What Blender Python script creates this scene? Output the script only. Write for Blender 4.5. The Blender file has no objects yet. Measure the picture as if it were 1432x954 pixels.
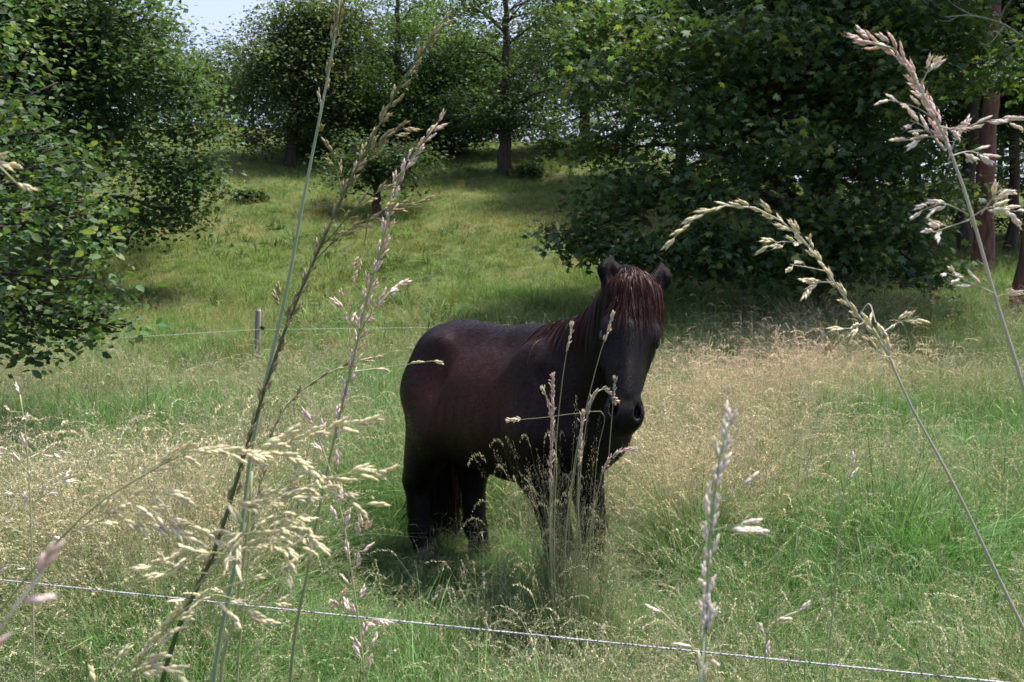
import bpy, math, numpy as np
from mathutils import Vector, Matrix

# ------------------------------------------------------------------ camera, sky, sun
SC = bpy.context.scene
COL = SC.collection
RNG = np.random.default_rng(7)
W0, H0, F0 = 1432.0, 954.0, 1250.0
CAMZ = 1.6
PITCH = math.atan((477 - 362) / F0)

cam_d = bpy.data.cameras.new("camera")
cam_d.sensor_width = 36.0
cam_d.lens = F0 / W0 * 36.0
cam_d.clip_start = 0.02
cam_d.clip_end = 2000
cam_d.dof.use_dof = True
cam_d.dof.focus_distance = 1.8
cam_d.dof.aperture_fstop = 20.0
cam = bpy.data.objects.new("camera", cam_d)
COL.objects.link(cam)
cam.location = (0, 0, CAMZ)
cam.rotation_euler = (math.pi / 2 - PITCH, 0, 0)
SC.camera = cam

SUN_DIR = Vector((0.40, 0.15, 0.95)).normalized()      # towards the sun
SUN_EL = math.asin(SUN_DIR.z)
SUN_AZ = math.atan2(SUN_DIR.x, SUN_DIR.y)
world = bpy.data.worlds.new("World")
SC.world = world
world.use_nodes = True
nt = world.node_tree
sky = nt.nodes.new("ShaderNodeTexSky")
sky.sky_type = 'NISHITA'
sky.sun_disc = False
sky.sun_elevation = SUN_EL
sky.sun_rotation = SUN_AZ
sky.dust_density = 3.0
sky.air_density = 1.0
sky.ozone_density = 3.0
bg = nt.nodes["Background"]
veil = nt.nodes.new("ShaderNodeMix"); veil.data_type = 'RGBA'            # thin even cloud over the whole sky
veil.inputs[0].default_value = 0.65
veil.inputs[7].default_value = (1.35, 1.26, 2.0, 1)
nt.links.new(sky.outputs[0], veil.inputs[6])
nt.links.new(veil.outputs[2], bg.inputs[0])
bg.inputs[1].default_value = 0.15
sun_d = bpy.data.lights.new("sun", 'SUN')
sun_d.energy = 3.4
sun_d.angle = math.radians(6.0)
sun_d.color = (1.0, 0.94, 0.84)
sun = bpy.data.objects.new("sun", sun_d)
COL.objects.link(sun)
sun.rotation_euler = SUN_DIR.to_track_quat('Z', 'Y').to_euler()
SC.view_settings.view_transform = 'Standard'
SC.view_settings.look = 'None'
SC.view_settings.exposure = 1.68
SC.view_settings.gamma = 1.0
SC.render.engine = 'CYCLES'
SC.cycles.use_denoising = True
SC.cycles.max_bounces = 5
SC.cycles.transparent_max_bounces = 4

CP, SP = math.cos(PITCH), math.sin(PITCH)


def P(px, py, Y):
    """point at world depth Y that the photograph shows at pixel px, py"""
    a, b = (px - W0 / 2) / F0, -(py - H0 / 2) / F0
    dy = CP + b * SP
    dz = b * CP - SP
    t = Y / dy
    return np.array((a * t, Y, CAMZ + dz * t))


# ------------------------------------------------------------------ mesh helpers
def mesh_np(name, verts, faces, mat=None, col=None, smooth=False, parent=None, link=True):
    """verts (n,3); faces = list of (m,k) int arrays"""
    me = bpy.data.meshes.new(name)
    verts = np.asarray(verts, np.float32)
    if not isinstance(faces, (list, tuple)):
        faces = [faces]
    faces = [np.asarray(f, np.int32) for f in faces if len(f)]
    me.vertices.add(len(verts))
    me.vertices.foreach_set("co", verts.ravel())
    if faces:
        loops = np.concatenate([f.ravel() for f in faces])
        tot = np.concatenate([np.full(len(f), f.shape[1], np.int32) for f in faces])
        start = np.concatenate(([0], np.cumsum(tot)[:-1])).astype(np.int32)
        me.loops.add(len(loops))
        me.loops.foreach_set("vertex_index", loops)
        me.polygons.add(len(tot))
        me.polygons.foreach_set("loop_start", start)
        if smooth:
            me.polygons.foreach_set("use_smooth", np.ones(len(tot), bool))
    if col is not None:
        a = me.attributes.new("col", 'FLOAT_COLOR', 'POINT')
        c = np.ones((len(verts), 4), np.float32)
        c[:, :3] = col
        a.data.foreach_set("color", c.ravel())
    me.update()
    me.validate()
    if mat is not None:
        me.materials.append(mat)
    if not link:
        return me
    o = bpy.data.objects.new(name, me)
    COL.objects.link(o)
    if parent is not None:
        o.parent = parent
    return o


def tag(o, label=None, cat=None, group=None, kind=None):
    if label: o["label"] = label
    if cat: o["category"] = cat
    if group: o["group"] = group
    if kind: o["kind"] = kind
    return o


def thing(name, loc, label, cat, group=None):
    o = bpy.data.objects.new(name, None)
    o.empty_display_size = 0.2
    COL.objects.link(o)
    o.location = [float(v) for v in loc]
    return tag(o, label, cat, group)


class Bag:
    """collects pieces of one mesh"""
    def __init__(self): self.v, self.f, self.c, self.n = [], {}, [], 0
    def add(self, v, faces, col=None):
        v = np.asarray(v, float).reshape(-1, 3)
        for f in (faces if isinstance(faces, list) else [faces]):
            f = np.asarray(f, np.int64)
            if len(f): self.f.setdefault(f.shape[1], []).append(f + self.n)
        self.v.append(v)
        c = np.ones((len(v), 3)) if col is None else np.broadcast_to(np.asarray(col, float), (len(v), 3))
        self.c.append(c)
        self.n += len(v)
    def build(self, name, mat, parent=None, smooth=False, off=None, link=True):
        v = np.concatenate(self.v)
        if off is not None: v = v - np.asarray(off)
        return mesh_np(name, v, [np.concatenate(x) for x in self.f.values()], mat,
                       np.concatenate(self.c), smooth, parent, link)


def nrm(v): return v / (np.linalg.norm(v, axis=-1, keepdims=True) + 1e-12)


def smooth_path(pts, n):
    """Catmull-Rom through pts, n samples"""
    p = np.asarray(pts, float)
    if len(p) == 2:
        t = np.linspace(0, 1, n)[:, None]
        return p[0] * (1 - t) + p[1] * t
    q = np.vstack((2 * p[0] - p[1], p, 2 * p[-1] - p[-2]))
    seg = np.linalg.norm(np.diff(p, axis=0), axis=1)
    s = np.concatenate(([0], np.cumsum(seg)))
    u = np.linspace(0, s[-1], n)
    i = np.clip(np.searchsorted(s, u, side='right') - 1, 0, len(seg) - 1)
    t = ((u - s[i]) / np.maximum(seg[i], 1e-9))[:, None]
    a, b, c, d = q[i], q[i + 1], q[i + 2], q[i + 3]
    return 0.5 * (2 * b + (c - a) * t + (2 * a - 5 * b + 4 * c - d) * t ** 2 + (3 * b - a - 3 * c + d) * t ** 3)


def tube(path, rad, sides=6, caps=True):
    p = np.asarray(path, float)
    n = len(p)
    r = np.broadcast_to(np.asarray(rad, float), (n,))
    t = nrm(np.gradient(p, axis=0))
    ref = np.array((0.31, 0.86, 0.12)) if abs(t[0, 1]) < .8 else np.array((1., 0.1, 0.2))
    a = nrm(np.cross(t, ref)); b = np.cross(t, a)
    ang = np.arange(sides) * 2 * math.pi / sides
    ring = p[:, None] + r[:, None, None] * (np.cos(ang)[None, :, None] * a[:, None] + np.sin(ang)[None, :, None] * b[:, None])
    v = ring.reshape(-1, 3)
    i = (np.arange(n - 1)[:, None] * sides + np.arange(sides)[None]).ravel()
    j = (np.arange(n - 1)[:, None] * sides + (np.arange(sides)[None] + 1) % sides).ravel()
    f = [np.stack((i, j, j + sides, i + sides), 1)]
    if caps:
        v = np.vstack((v, p[0], p[-1]))
        k = np.arange(sides)
        f.append(np.vstack((np.stack(((k + 1) % sides, k, np.full(sides, n * sides)), 1),
                            np.stack(((n - 1) * sides + k, (n - 1) * sides + (k + 1) % sides, np.full(sides, n * sides + 1)), 1))))
    return v, f


def ribbons(cl, w, side):
    """cl (n,m,3) centre lines, w (n,m) full widths, side (n,3) or (n,m,3)"""
    n, m = cl.shape[:2]
    if side.ndim == 2: side = np.repeat(side[:, None], m, 1)
    v = np.stack((cl - side * w[..., None] / 2, cl + side * w[..., None] / 2), 2).reshape(-1, 3)
    base = (np.arange(n)[:, None] * m + np.arange(m - 1)[None]).ravel() * 2
    f = np.stack((base, base + 1, base + 3, base + 2), 1)
    return v, f


# ------------------------------------------------------------------ materials
def mat_new(name):
    m = bpy.data.materials.new(name)
    m.use_nodes = True
    n = m.node_tree
    n.nodes.clear()
    return m, n, n.nodes, n.links


def ramp(N, stops):
    r = N.new("ShaderNodeValToRGB")
    e = r.color_ramp.elements
    while len(e) < len(stops): e.new(0.5)
    for k, (p, c) in zip(e, stops):
        k.position = p; k.color = (*c, 1)
    return r


def mul(N, L, a, b, mode='MULTIPLY', fac=1.0):
    x = N.new("ShaderNodeMix"); x.data_type = 'RGBA'; x.blend_type = mode
    x.inputs[0].default_value = fac
    for s, v in ((6, a), (7, b)):
        if isinstance(v, tuple): x.inputs[s].default_value = (*v, 1)
        else: L.new(v, x.inputs[s])
    return x.outputs[2]


def leaf_material(name, trans=0.35, spec=0.4, rough=0.5, instancer=False, tr_tint=(1.25, 1.2, 0.55)):
    """thin leaf: colour from the per-leaf attribute (times the tuft's tint), part of the light passes through"""
    m, T, N, L = mat_new(name)
    at = N.new("ShaderNodeAttribute"); at.attribute_name = "col"
    c = at.outputs["Color"]
    if instancer:
        ti = N.new("ShaderNodeAttribute"); ti.attribute_type = 'INSTANCER'; ti.attribute_name = "tint"
        c = mul(N, L, c, ti.outputs["Color"])
    b = N.new("ShaderNodeBsdfPrincipled")
    L.new(c, b.inputs["Base Color"])
    b.inputs["Roughness"].default_value = rough
    b.inputs["Specular IOR Level"].default_value = spec
    t = N.new("ShaderNodeBsdfTranslucent")
    L.new(mul(N, L, c, tr_tint), t.inputs["Color"])
    mx = N.new("ShaderNodeMixShader"); mx.inputs[0].default_value = trans
    L.new(b.outputs[0], mx.inputs[1]); L.new(t.outputs[0], mx.inputs[2])
    o = N.new("ShaderNodeOutputMaterial"); L.new(mx.outputs[0], o.inputs[0])
    return m


def noise_material(name, stops, scale=5.0, detail=6, rough=0.8, bump=0.0, stretch=(1, 1, 1), spec=0.3, coord="Object", dist=0.02):
    m, T, N, L = mat_new(name)
    tc = N.new("ShaderNodeTexCoord")
    mp = N.new("ShaderNodeMapping"); mp.inputs["Scale"].default_value = stretch
    L.new(tc.outputs[coord], mp.inputs[0])
    nz = N.new("ShaderNodeTexNoise"); nz.inputs["Scale"].default_value = scale; nz.inputs["Detail"].default_value = detail
    L.new(mp.outputs[0], nz.inputs["Vector"])
    r = ramp(N, stops); L.new(nz.outputs[0], r.inputs[0])
    b = N.new("ShaderNodeBsdfPrincipled")
    L.new(r.outputs[0], b.inputs["Base Color"])
    b.inputs["Roughness"].default_value = rough
    b.inputs["Specular IOR Level"].default_value = spec
    if bump:
        bp = N.new("ShaderNodeBump"); bp.inputs["Strength"].default_value = bump; bp.inputs["Distance"].default_value = dist
        L.new(nz.outputs[0], bp.inputs["Height"]); L.new(bp.outputs[0], b.inputs["Normal"])
    o = N.new("ShaderNodeOutputMaterial"); L.new(b.outputs[0], o.inputs[0])
    return m


M_BARK = noise_material("bark", [(.3, (.018, .014, .011)), (.7, (.07, .055, .042))], 9, 8, .9, .8, (1, 1, .18))
M_PINE = noise_material("pine_bark", [(.3, (.05, .025, .018)), (.7, (.17, .085, .06))], 9, 8, .9, .8, (1, 1, .25))
M_POST = noise_material("weathered_wood", [(.3, (.10, .09, .08)), (.7, (.30, .27, .24))], 14, 6, .85, .5, (1, 1, .08))
M_LEAF = leaf_material("tree_leaf", .40, .22, .55)
M_GLOSSY_LEAF = leaf_material("glossy_leaf", .38, .25, .55)
M_GRASS = leaf_material("grass_blade", .36, .3, .55, True, (1.12, 1.15, .75))
M_STEM = leaf_material("grass_stem", .2, .4, .45, False, (1, 1, .8))
M_SEED = leaf_material("seed_husk", .28, .35, .5, False, (1.1, 1.0, .8))

# ------------------------------------------------------------------ ground
_ty = np.linspace(-20, 140, 3201)
_th = np.interp(_ty, [-20, 0, 1.2, 2.5, 13, 18, 22, 30, 37, 44, 50, 60, 140],
                [.42, .42, .38, .0, .0, .42, 1.15, 3.1, 5.2, 7.0, 7.9, 8.3, 8.3])
_k = np.hanning(41); _k /= _k.sum()
_th = np.convolve(np.pad(_th, 20, mode='edge'), _k, 'valid')


def sstep(a, b, x):
    t = np.clip((x - a) / (b - a), 0, 1)
    return t * t * (3 - 2 * t)


def ground(x, y):
    x = np.asarray(x, float); y = np.asarray(y, float)
    b = np.interp(y, _ty, _th)
    b = b * (1 - .35 * sstep(4, 14, x) * sstep(12, 24, y)) + .04 * np.clip(x, 0, 12) * sstep(7, 17, y)
    n = .09 * np.sin(x * .9 + 1.3) * np.cos(y * .7 + x * .3) + .05 * np.sin(x * 2.1 + y * 1.7)
    b = b + n * sstep(7, 14, y)
    b = b + 1.1 * sstep(-4, -22, x) * sstep(14, 30, y)
    return b


gx = np.concatenate((-np.geomspace(300, 26, 16), np.linspace(-25, 25, 151), np.geomspace(26, 300, 16)))
gy = np.concatenate((-np.geomspace(200, 6, 10), np.linspace(-5, 62, 270), np.geomspace(63, 600, 22)))
GX, GY = np.meshgrid(gx, gy)
GZ = ground(GX, GY)
nx, ny = len(gx), len(gy)
ii = (np.arange(ny - 1)[:, None] * nx + np.arange(nx - 1)[None]).ravel()
m, T, N, L = mat_new("meadow_soil")
geo = N.new("ShaderNodeNewGeometry")
n1 = N.new("ShaderNodeTexNoise"); n1.inputs["Scale"].default_value = .35; n1.inputs["Detail"].default_value = 5
n2 = N.new("ShaderNodeTexNoise"); n2.inputs["Scale"].default_value = 9; n2.inputs["Detail"].default_value = 8; n2.inputs["Roughness"].default_value = .75
L.new(geo.outputs["Position"], n1.inputs["Vector"]); L.new(geo.outputs["Position"], n2.inputs["Vector"])
r1 = ramp(N, [(.36, (.065, .105, .03)), (.5, (.095, .13, .042)), (.64, (.14, .135, .06))]); L.new(n1.outputs[0], r1.inputs[0])
r2 = ramp(N, [(.3, (.35, .38, .32)), (.7, (1.25, 1.2, 1.1))]); L.new(n2.outputs[0], r2.inputs[0])
b = N.new("ShaderNodeBsdfPrincipled"); b.inputs["Roughness"].default_value = .9; b.inputs["Specular IOR Level"].default_value = .15
L.new(mul(N, L, r1.outputs[0], r2.outputs[0]), b.inputs["Base Color"])
bp = N.new("ShaderNodeBump"); bp.inputs["Strength"].default_value = .9; bp.inputs["Distance"].default_value = .06
L.new(n2.outputs[0], bp.inputs["Height"]); L.new(bp.outputs[0], b.inputs["Normal"])
o = N.new("ShaderNodeOutputMaterial"); L.new(b.outputs[0], o.inputs[0])
g_o = mesh_np("ground", np.stack((GX.ravel(), GY.ravel(), GZ.ravel()), 1), np.stack((ii, ii + 1, ii + 1 + nx, ii + nx), 1), m, smooth=True)
tag(g_o, "grassy meadow rising to a hillside pasture", kind="structure")


# ------------------------------------------------------------------ trees
LEAF_DIAMOND = (np.array([(0, 0, 0), (.5, -.33, .06), (1, 0, -.05), (.5, .33, .06)]), np.array([(0, 1, 2), (0, 2, 3)]))
LEAF_OVATE = (np.array([(0, 0, 0), (.28, -.27, .06), (.65, -.26, .05), (1, 0, -.08), (.65, .26, .05), (.28, .27, .06), (.5, 0, 0)]),
              np.array([(0, 1, 6), (1, 2, 6), (2, 3, 6), (3, 4, 6), (4, 5, 6), (5, 0, 6)]))
LEAF_MAPLE = (np.array([(0, 0, 0), (.18, -.46, -.02), (.42, -.24, .05), (.74, -.42, -.05), (.66, -.14, .03), (1.02, 0, -.06),
                        (.66, .14, .03), (.74, .42, -.05), (.42, .24, .05), (.18, .46, -.02)]),
              np.array([(0, 1, 2), (0, 2, 4), (2, 3, 4), (0, 4, 6), (4, 5, 6), (0, 6, 8), (6, 7, 8), (0, 8, 9)]))


def leaf_frames(n, rng, droop=.25, flat=.55):
    az = rng.uniform(0, 2 * math.pi, n)
    d = np.stack((np.cos(az), np.sin(az), rng.normal(-droop, .35, n)), 1)
    d = nrm(d)
    up = nrm(np.stack((rng.normal(0, flat, n), rng.normal(0, flat, n), np.ones(n)), 1))
    y = nrm(np.cross(up, d)); z = np.cross(d, y)
    return np.stack((d, y, z), 1)          # rows: leaf axes


def place_leaves(template, pos, frames, size):
    tv, tf = template
    v = np.einsum('ki,nij->nkj', tv, frames) * size[:, None, None] + pos[:, None]
    f = (tf[None] + (np.arange(len(pos)) * len(tv))[:, None, None]).reshape(-1, 3)
    return v.reshape(-1, 3), f


def crown_points(clumps, rng, spray=.28, per=10, shell=.45, dens=1.0):
    """clumps: list of (centre, radii, n leaves). Leaves sit in sprays, sprays sit in the outer part of each clump"""
    out = []
    for c, r, n in clumps:
        ns = max(1, int(n * dens / per))
        d = nrm(rng.normal(0, 1, (ns, 3)))
        rad = 1 - shell * rng.random(ns) ** 1.4
        s = np.asarray(c) + d * rad[:, None] * np.asarray(r)
        q = np.repeat(s, per, 0) + rng.normal(0, 1, (ns * per, 3)) * np.array((spray, spray, spray * .45))
        out.append(q)
    return np.concatenate(out)


def subclumps(center, radii, k, size, rng, n_each, low=-.75, flat=.6):
    """break an ellipsoid crown into k uneven boughs"""
    out = []
    i = 0
    while len(out) < k:
        d = nrm(rng.normal(0, 1, 3)); i += 1
        if d[2] < low: continue
        q = rng.random() ** .45 * rng.uniform(.72, 1.18)
        c = np.asarray(center) + d * np.asarray(radii) * q
        s = size * rng.uniform(.45, 1.4)
        out.append((c, (s, s, s * flat), int(n_each * (s / size) ** 2)))
    return out


def leaf_colours(n, per_vert, rng, base, var=.35, young=.0, young_col=(.13, .18, .05), blocks=12):
    k = np.repeat(rng.normal(0, 1, (n + blocks - 1) // blocks), blocks)[:n]
    c = np.asarray(base) * np.exp(var * .6 * k + var * .5 * rng.normal(0, 1, n))[:, None]
    c = c * (1 + rng.normal(0, .08, (n, 3)))
    y = np.repeat(rng.random((n + blocks - 1) // blocks) < young, blocks)[:n]
    c[y] = np.asarray(young_col) * np.exp(rng.normal(0, .2, y.sum()))[:, None]
    return np.repeat(np.clip(c, .004, .5), per_vert, 0)


def tree(name, label, cat, base, trunk, clumps, leaf, size, base_col, rng, limbs=14, group=None, mat=None, bark=None,
         var=.35, young=0., spray=.28, per=10, droop=.25, leaf_parts=0, part_pick=None, part_col=None, shell=.45, limb_r=.35, flat=.55, dens=1.0):
    """trunk: list of (x,y,z,r) in world space"""
    base = np.asarray(base, float)
    t = thing(name, base, label, cat, group)
    bag = Bag()
    tr = np.asarray(trunk, float)
    path = smooth_path(tr[:, :3], 22)
    rad = np.interp(np.linspace(0, 1, 22), np.linspace(0, 1, len(tr)), tr[:, 3])
    rad[0] *= 1.45; rad[1] *= 1.15
    path = path + np.concatenate((np.zeros((1, 3)), rng.normal(0, .035, (21, 3)) * (1, 1, 0)))
    bag.add(*tube(path, rad, 10))
    order = rng.permutation(len(clumps))[:limbs]
    for i in order:
        c = np.asarray(clumps[i][0])
        zt = min(path[-1, 2] - .1, max(path[4, 2], c[2] - rng.uniform(.3, .55) * np.linalg.norm(c[:2] - path[10, :2]) - .2))
        k = int(np.clip(np.searchsorted(path[:, 2], zt), 3, 20))
        a = path[k]
        mid = a * .5 + c * .5 + np.array((0, 0, .12)) * np.linalg.norm(c - a) + rng.normal(0, .12, 3)
        lp = smooth_path([a, mid, c], 9)
        lp[1:-1] += rng.normal(0, .03, (7, 3))
        r0 = min(rad[k] * .4, .03 + limb_r * .04 * np.linalg.norm(c - a))
        bag.add(*tube(lp, np.linspace(r0, .012, 9), 6))
        for q in range(3):                                     # twigs
            s = lp[rng.integers(4, 9)]
            e = c + np.clip(rng.normal(0, .4, 3), -.7, .7) * np.asarray(clumps[i][1])
            bag.add(*tube(smooth_path([s, (s + e) / 2 + rng.normal(0, .05, 3), e], 5), np.linspace(.016, .006, 5), 4))
    bag.build("trunk", bark or M_BARK, t, True, base)
    pos = crown_points(clumps, rng, spray, per, shell, dens)
    n = len(pos)
    fr = leaf_frames(n, rng, droop, flat)
    sz = size * rng.uniform(.5, 1.35, n)
    if leaf_parts:
        idx = part_pick(pos, leaf_parts)
        keep = np.ones(n, bool); keep[idx] = False
        mes = []
        for k in range(6):
            cc = np.asarray(part_col[k % len(part_col)])
            mes.append(mesh_np("leaf", leaf[0], [leaf[1]], mat or M_LEAF, np.tile(cc, (len(leaf[0]), 1)), False, None, False))
        for j, i in enumerate(idx):
            o = bpy.data.objects.new("leaf", mes[j % 6])
            R = Matrix(fr[i].T.tolist()).to_4x4()
            o.matrix_basis = Matrix.Translation(Vector(pos[i] - base)) @ R @ Matrix.Scale(float(sz[i]), 4)
            COL.objects.link(o); o.parent = t
        pos, fr, sz = pos[keep], fr[keep], sz[keep]; n = len(pos)
    v, f = place_leaves(leaf, pos, fr, sz)
    col = leaf_colours(n, len(leaf[0]), rng, base_col, var, young, blocks=per)
    cr = mesh_np("crown", v - base, [f], mat or M_LEAF, col, False, t)
    if leaf_parts: cr["kind"] = "stuff"
    return t


def at_ground(px, Y, dx=0):
    x = (px - W0 / 2) / F0 * Y * 1.0 + dx
    return np.array((x, Y, float(ground(x, Y))))


def trunk_line(b, top, r0, r1, lean=(0, 0)):
    h = top - b[2]
    return [(b[0] + lean[0] * k, b[1] + lean[1] * k, b[2] - .1 * (k == 0) + h * k, r0 + (r1 - r0) * k) for k in (0, .25, .5, .75, 1)]


GREEN = (.045, .085, .028)
rng = np.random.default_rng(21)

# --- big maple on the right
B = P(1150, 436, 18.0); B[2] = float(ground(B[0], 18.0))
cl = subclumps((B[0] - .1, 18.2, B[2] + 5.6), (3.4, 3.3, 5.0), 95, .95, rng, 420, -.8, .5)
for px, py, Y, s, n in [(800, 330, 16.6, .55, 260), (840, 345, 16.2, .6, 300), (880, 350, 16.0, .6, 300), (930, 360, 15.8, .7, 380), (985, 345, 15.4, .75, 420),
                        (1050, 350, 15.2, .7, 400), (860, 280, 16.6, .8, 420), (845, 200, 16.8, .8, 420), (850, 110, 16.8, .9, 460), (870, 30, 17, 1., 500),
                        (920, 250, 15.8, .9, 460), (960, 160, 15.5, 1., 520), (950, 60, 15.6, 1.0, 520), (1060, 60, 15.2, 1.0, 520), (1080, 200, 15.0, .9, 460),
                        (1000, 270, 15.2, .9, 460), (1180, 370, 15.8, .7, 380), (1240, 330, 16, .8, 400), (1250, 220, 16, .9, 420), (1200, 120, 15.6, 1., 460), (1240, 40, 15.8, 1, 460),
                        (1100, 385, 15.6, .5, 220), (1150, 300, 15.4, .8, 400), (1130, 350, 15.4, .6, 300), (1200, 300, 15.6, .8, 380), (1290, 380, 16.2, .6, 300), (1290, 280, 16.4, .8, 380), (1290, 120, 16.2, .9, 400), (1010, 375, 15.5, .45, 200)]:
    cl.append((P(px, py, Y), (s, s, s * .5), n))


def pick_near(pos, k):
    d = pos[:, 1] + rng.random(len(pos)) * .8
    a = (pos[:, 0] - 0) / pos[:, 1]
    z = (pos[:, 2] - CAMZ) / pos[:, 1]
    d = d + 99 * ((a < .04) | (a > .5) | (z > .28) | (z < -.05))
    return np.argsort(d)[:k]


tree("maple_tree", "tall broad maple with dark lobed leaves and drooping lower boughs, right behind the pony's head", "tree", B,
     trunk_line(B, B[2] + 9.5, .36, .12, (-.25, .1)), cl, LEAF_MAPLE, .145, (.056, .104, .042), rng, 40, None, M_GLOSSY_LEAF, var=.4, young=.12, 
     spray=.26, per=9, droop=.45, leaf_parts=300, part_pick=pick_near,
     part_col=[(.10, .15, .04), (.16, .2, .055), (.06, .11, .035), (.05, .09, .03), (.2, .24, .075), (.05, .085, .03)], flat=.6, dens=1.4)

# --- near tree that leans in from the left edge
B = np.array((-6.9, 7.6, float(ground(-6.9, 7.6))))
cl = []
for px, py, Y, s, n in [(-60, 60, 8.2, .9, 420), (10, 110, 8.2, .5, 200), (-30, 200, 7.6, .7, 380), (55, 185, 7.6, .42, 170), (40, 250, 7.3, .6, 300), (110, 225, 7.6, .34, 120), (120, 300, 7.2, .32, 120),
                        (20, 330, 7.0, .62, 340), (75, 330, 7.0, .5, 260), (40, 400, 6.8, .55, 300), (110, 395, 6.8, .36, 150), (100, 440, 6.8, .36, 150), (150, 440, 6.8, .22, 60), (172, 458, 6.8, .11, 20),
                        (30, 450, 6.8, .42, 200), (20, 485, 6.8, .26, 90), (-60, 380, 7.2, 1, 500), (-80, 250, 7.4, 1, 500), (-160, 150, 7.8, 1.2, 500), (60, 470, 6.8, .22, 60)]:
    cl.append((P(px, py, Y), (s, s, s * .75), n))
cl += subclumps((-7.3, 7.8, 3.8), (2.3, 2.6, 2.2), 26, .9, rng, 220)


def pick_left(pos, k):
    a = pos[:, 0] / pos[:, 1]
    d = pos[:, 1] + 99 * (a < -.575) + rng.random(len(pos)) * .9
    return np.argsort(d)[:k]


tree("hazel_tree", "nearest tree, with glossy oval leaves reaching in at the left edge", "tree", B,
     trunk_line(B, 5.0, .2, .07, (.3, 0)), cl, LEAF_OVATE, .076, (.047, .092, .036), rng, 40, None, M_GLOSSY_LEAF, var=.4, young=.08,
     spray=.13, per=9, droop=.3, leaf_parts=300, part_pick=pick_left,
     part_col=[(.06, .11, .035), (.045, .09, .03), (.09, .15, .045), (.05, .095, .03), (.16, .22, .07), (.04, .08, .028)], shell=.6, flat=.8, dens=1.35)

# --- big dark tree behind it
B = np.array((-10.6, 21.0, float(ground(-10.6, 21.0))))
cl = subclumps((-11.3, 21, B[2] + 5.2), (3.5, 3.3, 4.7), 110, 1.1, rng, 480, -.85, .6)
for px, py, s in [(270, 180, .6), (270, 250, .65), (240, 295, .7), (180, 310, .9), (225, 90, .8), (190, 20, .9), (255, 130, .7), (120, 330, .7), (225, 220, .9)]:
    cl.append((P(px, py, 19.6), (s, s, s * .6), 560))
tree("oak_tree", "big dark rounded broadleaf tree on the left behind the nearest leafy tree", "tree", B,
     trunk_line(B, B[2] + 8, .34, .1), cl, LEAF_DIAMOND, .135, (.060, .108, .048), rng, 30, var=.4, spray=.3, per=12, dens=1.7)

# --- trees on the hill
HG = "trees on the brow of the hill"
hill = [
    # name, label, px base, Y, lean, trunk top px y, crown (px,py,rx,rz px), leaf colour, clumps, size
    ("apple_tree", "grey-green spreading tree with a leaning trunk on the hill's left brow", 408, 37.0, (.9, 0), [(395, 125, 82, 100), (450, 70, 55, 80)], (.05, .075, .036), 60, 1.0),
    ("ash_tree", "tall pale-green tree on the brow between the leaning tree and the dark-trunked tree", 560, 41.0, (0, 0), [(545, 70, 120, 140), (480, 170, 70, 60), (570, 185, 60, 45), (625, 165, 70, 60), (650, 110, 60, 60)], (.06, .105, .04), 50, 1.2),
    ("alder_tree", "dark-trunked tree with open crown and sky showing through, on the brow above the pony's back", 705, 36.0, (.1, 0), [(710, 40, 100, 150), (700, 150, 85, 45)], (.034, .062, .026), 34, 1.0),
    ("elm_tree", "dense green tree on the brow wedged between the open-crowned tree and the big maple", 815, 42.0, (0, 0), [(825, 60, 80, 150)], (.045, .08, .03), 70, 1.2),
    ("hawthorn_tree", "small bushy tree with a short dark trunk halfway down the open slope", 530, 30.0, (0, 0), [(530, 232, 52, 34)], (.026, .046, .021), 20, .6),
]
for name, label, px, Y, lean, crowns, colr, k, s in hill:
    b0 = at_ground(px, Y)
    cl = []
    for cx, cy, rx, rz in crowns:
        c = P(cx, cy, Y); sc = Y / F0
        cl += subclumps(c, (rx * sc, rx * sc * .9, rz * sc), k, s, rng, 260, -.9, .55)
    for _ in range(9):
        cx, cy, rx, rz = crowns[rng.integers(len(crowns))]
        th = rng.uniform(0, 6.283); q = rng.uniform(1.0, 1.32)
        c = P(cx + math.cos(th) * rx * q, min(cy + math.sin(th) * rz * q, 262), Y + rng.normal(0, .6)); ss = s * rng.uniform(.4, .8)
        cl.append((c, (ss * 1.2, ss * 1.2, ss * .45), int(260 * (ss / s) ** 2) + 30))
    top = max(c[0][2] for c in cl)
    tree(name, label, "tree", b0, trunk_line(b0, b0[2] + (top - b0[2]) * .85, .12 + .008 * (top - b0[2]) * 2, .05, lean), cl, LEAF_DIAMOND, .155, tuple(1.55 * c for c in colr), rng,
         16 if name != "alder_tree" else 34, HG if name != "hawthorn_tree" else None, var=.35, spray=.36, per=10, shell=.6, dens={'alder_tree': .75, 'hawthorn_tree': .9}.get(name, 1.6))

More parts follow.
